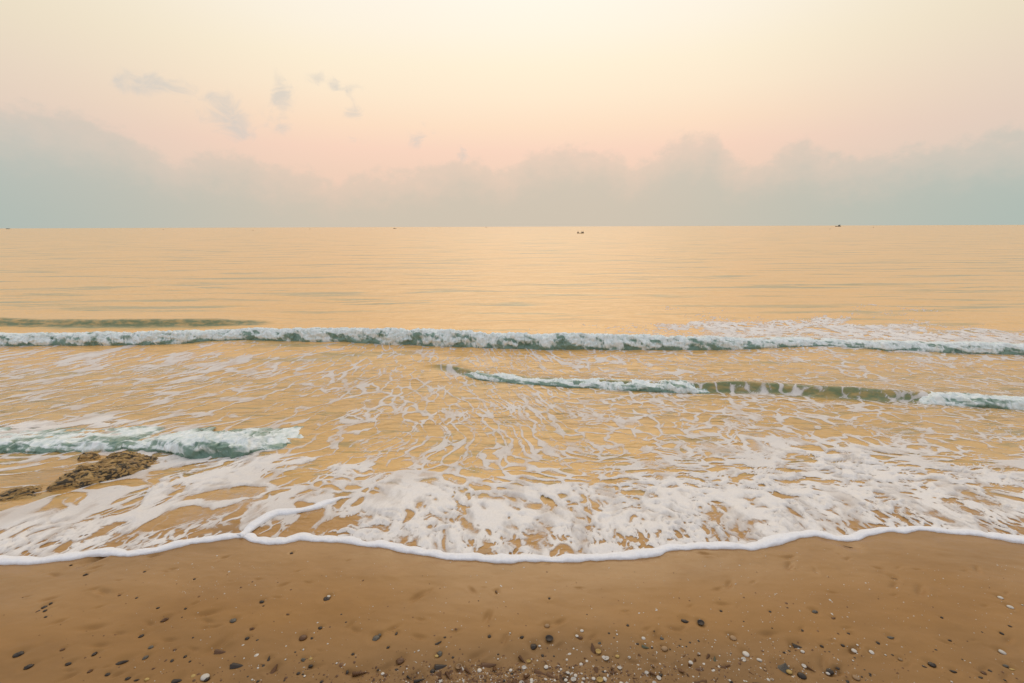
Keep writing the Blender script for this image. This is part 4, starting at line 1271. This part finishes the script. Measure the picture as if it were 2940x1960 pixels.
def figure(x, y, z, face, label, lean=0.0):
    c, s = math.cos(face), math.sin(face)
    p = lambda f, l, h: (f * c - l * s, f * s + l * c, h)
    pa = [([p(0, 0, 0.02), p(0.0, 0, 0.12), p(0.02 + lean * .3, 0, 0.3), p(lean * .6, 0, 0.44), p(lean * .8, 0, 0.50), p(lean, 0, 0.55), p(lean + .02, 0, 0.64), p(lean + .02, 0, 0.73), p(lean + .01, 0, 0.77)],
           [.12, .15, .14, .16, .07, .06, .10, .095, .02]),
          ([p(0, .14, .42), p(.1, .2, .28), p(.28, .14, .24)], [.055, .045, .035]), ([p(0, -.14, .42), p(.1, -.2, .28), p(.28, -.14, .24)], [.055, .045, .035]),
          ([p(.02, .09, .08), p(.34, .11, .12), p(.40, .11, -.16)], [.09, .07, .05]), ([p(.02, -.09, .08), p(.34, -.11, .12), p(.40, -.11, -.16)], [.09, .07, .05])]
    o = mesh_obj('person', *tube_mesh(pa), M_CLOTH)
    o.location = (x, y, z)
    return tag(o, label, 'person', 'people sitting in the nearest boat')


figure(bx_ - 1.0, by_, 0.17, 0.0, 'person in dark clothes sitting at the left end of the nearest boat')
figure(bx_ + 0.62, by_, 0.17, math.pi, 'person in dark clothes seated upright in the right half of the nearest boat')
figure(bx_ + 0.95, by_ + 0.05, 0.12, math.pi, 'person bending low near the right end of the nearest boat', -0.25)

tx_, ty_ = sea_xy(2406, 3.4)
b2 = thing('trawler', (tx_, ty_, 0.0), 0.0, 'dark trawler on the right horizon with cabin and slanting boom', 'boat', GB)
mesh_obj('hull', *hull_mesh(13.2, 4.0, 1.9, 0.35), M_HULL, b2)
V_, F_ = boxes([((2.4, 0, 2.0), (3.6, 2.6, 2.4)), ((2.6, 0, 3.35), (4.2, 3.0, 0.3))])
cab = mesh_obj('cabin', V_, F_, M_CABIN, b2, smooth=False)
mesh_obj('window', *boxes([((1.9, -1.32, 2.4), (0.8, 0.05, 0.7)), ((3.1, -1.32, 2.4), (0.8, 0.05, 0.7))]), M_STEEL, cab, smooth=False)
mesh_obj('mast', *tube_mesh([([(0.3, 0, 0.8), (0.3, 0, 3.2), (0.3, 0, 4.4)], [.14, .11, .06])]), M_STEEL, b2)
mesh_obj('boom', *tube_mesh([([(1.2, 0, 3.2), (3.5, 0, 4.1), (5.4, 0, 4.7)], [.35, .4, .3])]), M_CABIN, b2)
mesh_obj('bow_rail', *tube_mesh([([(-6.4, 0, 1.6), (-6.5, 0, 2.6)], [.1, .08]), ([(-6.4, 0, 2.2), (-4.2, 0, 1.9), (-2.5, 0, 1.5)], [.06, .06, .06])]), M_STEEL, b2)


def far_boat(u, dip, Lh, rz, label, tall):
    x, y = sea_xy(u, dip)
    b = thing('fishing_boat', (x, y, 0), rz, label, 'boat', GB)
    mesh_obj('hull', *hull_mesh(Lh, Lh * 0.28, Lh * 0.15, 0.4), M_HULL, b)
    mesh_obj('cabin', *boxes([((-0.06 * Lh, 0, 0.18 * Lh * tall), (0.24 * Lh, 0.18 * Lh, 0.30 * Lh * tall)), ((-0.06 * Lh, 0, 0.335 * Lh * tall), (0.30 * Lh, 0.22 * Lh, 0.03 * Lh))]), M_CABIN, b, smooth=False)
    mesh_obj('mast', *tube_mesh([([(0.1 * Lh, 0, 0.05), (0.1 * Lh, 0, 0.3 * Lh), (0.1 * Lh, 0, 0.45 * Lh * tall)], [.012 * Lh, .010 * Lh, .006 * Lh])]), M_STEEL, b)


far_boat(1133, 5.0, 5.2, 0.1, 'tiny low fishing boat just under the horizon, left of centre', 0.6)
far_boat(1396, 2.6, 5.6, 1.1, 'tiny compact boat on the horizon near the centre', 1.2)
far_boat(21, 2.0, 16.0, 0.0, 'faint long boat on the horizon at the far left', 0.4)


def marker(u, dip, hgt, label, kind):
    x, y = sea_xy(u, dip)
    w = 0.035 * hgt + 0.03
    if kind == 'pole':
        o = mesh_obj('marker_pole', *tube_mesh([([(0, 0, -0.5), (0, 0, hgt * .5), (0.02, 0, hgt), (0.02, 0, hgt * 1.02)], [w * 1.3, w * 1.2, w, w * .2])]), M_STEEL)
    else:
        o = mesh_obj('buoy', *tube_mesh([([(0, 0, -0.3), (0, 0, -0.05), (0, 0, hgt * .35), (0, 0, hgt * .6), (0, 0, hgt), (0, 0, hgt * 1.02)], [w * 2, w * 6, w * 6, w * 2, w * 1.4, w * .2])]), M_HULL)
    o.location = (x, y, 0)
    tag(o, label, 'buoy' if kind != 'pole' else 'pole', 'fishing markers standing in the sea')


marker(2384, 12.0, 0.95, 'thin dark pole standing in the sea, below left of the trawler', 'pole')
marker(1637, 11.5, 0.85, 'thin dark pole standing in the sea, up left of the nearest boat', 'pole')
marker(1522, 10.5, 0.7, 'thin short pole in the sea, between the compact boat and the nearest boat', 'pole')
marker(1315, 9.5, 0.8, 'faint thin pole in the sea, left of the compact boat', 'pole')
marker(725, 9.0, 0.7, 'small floating buoy, nearer one of the pair left of the tiny low boat', 'buoy')
marker(889, 5.5, 0.9, 'small floating buoy, farther one of the pair left of the tiny low boat', 'buoy')
marker(2508, 6.5, 1.0, 'small floating buoy right of the trawler', 'buoy')
marker(467, 5.5, 1.1, 'small floating buoy far out on the left', 'buoy')
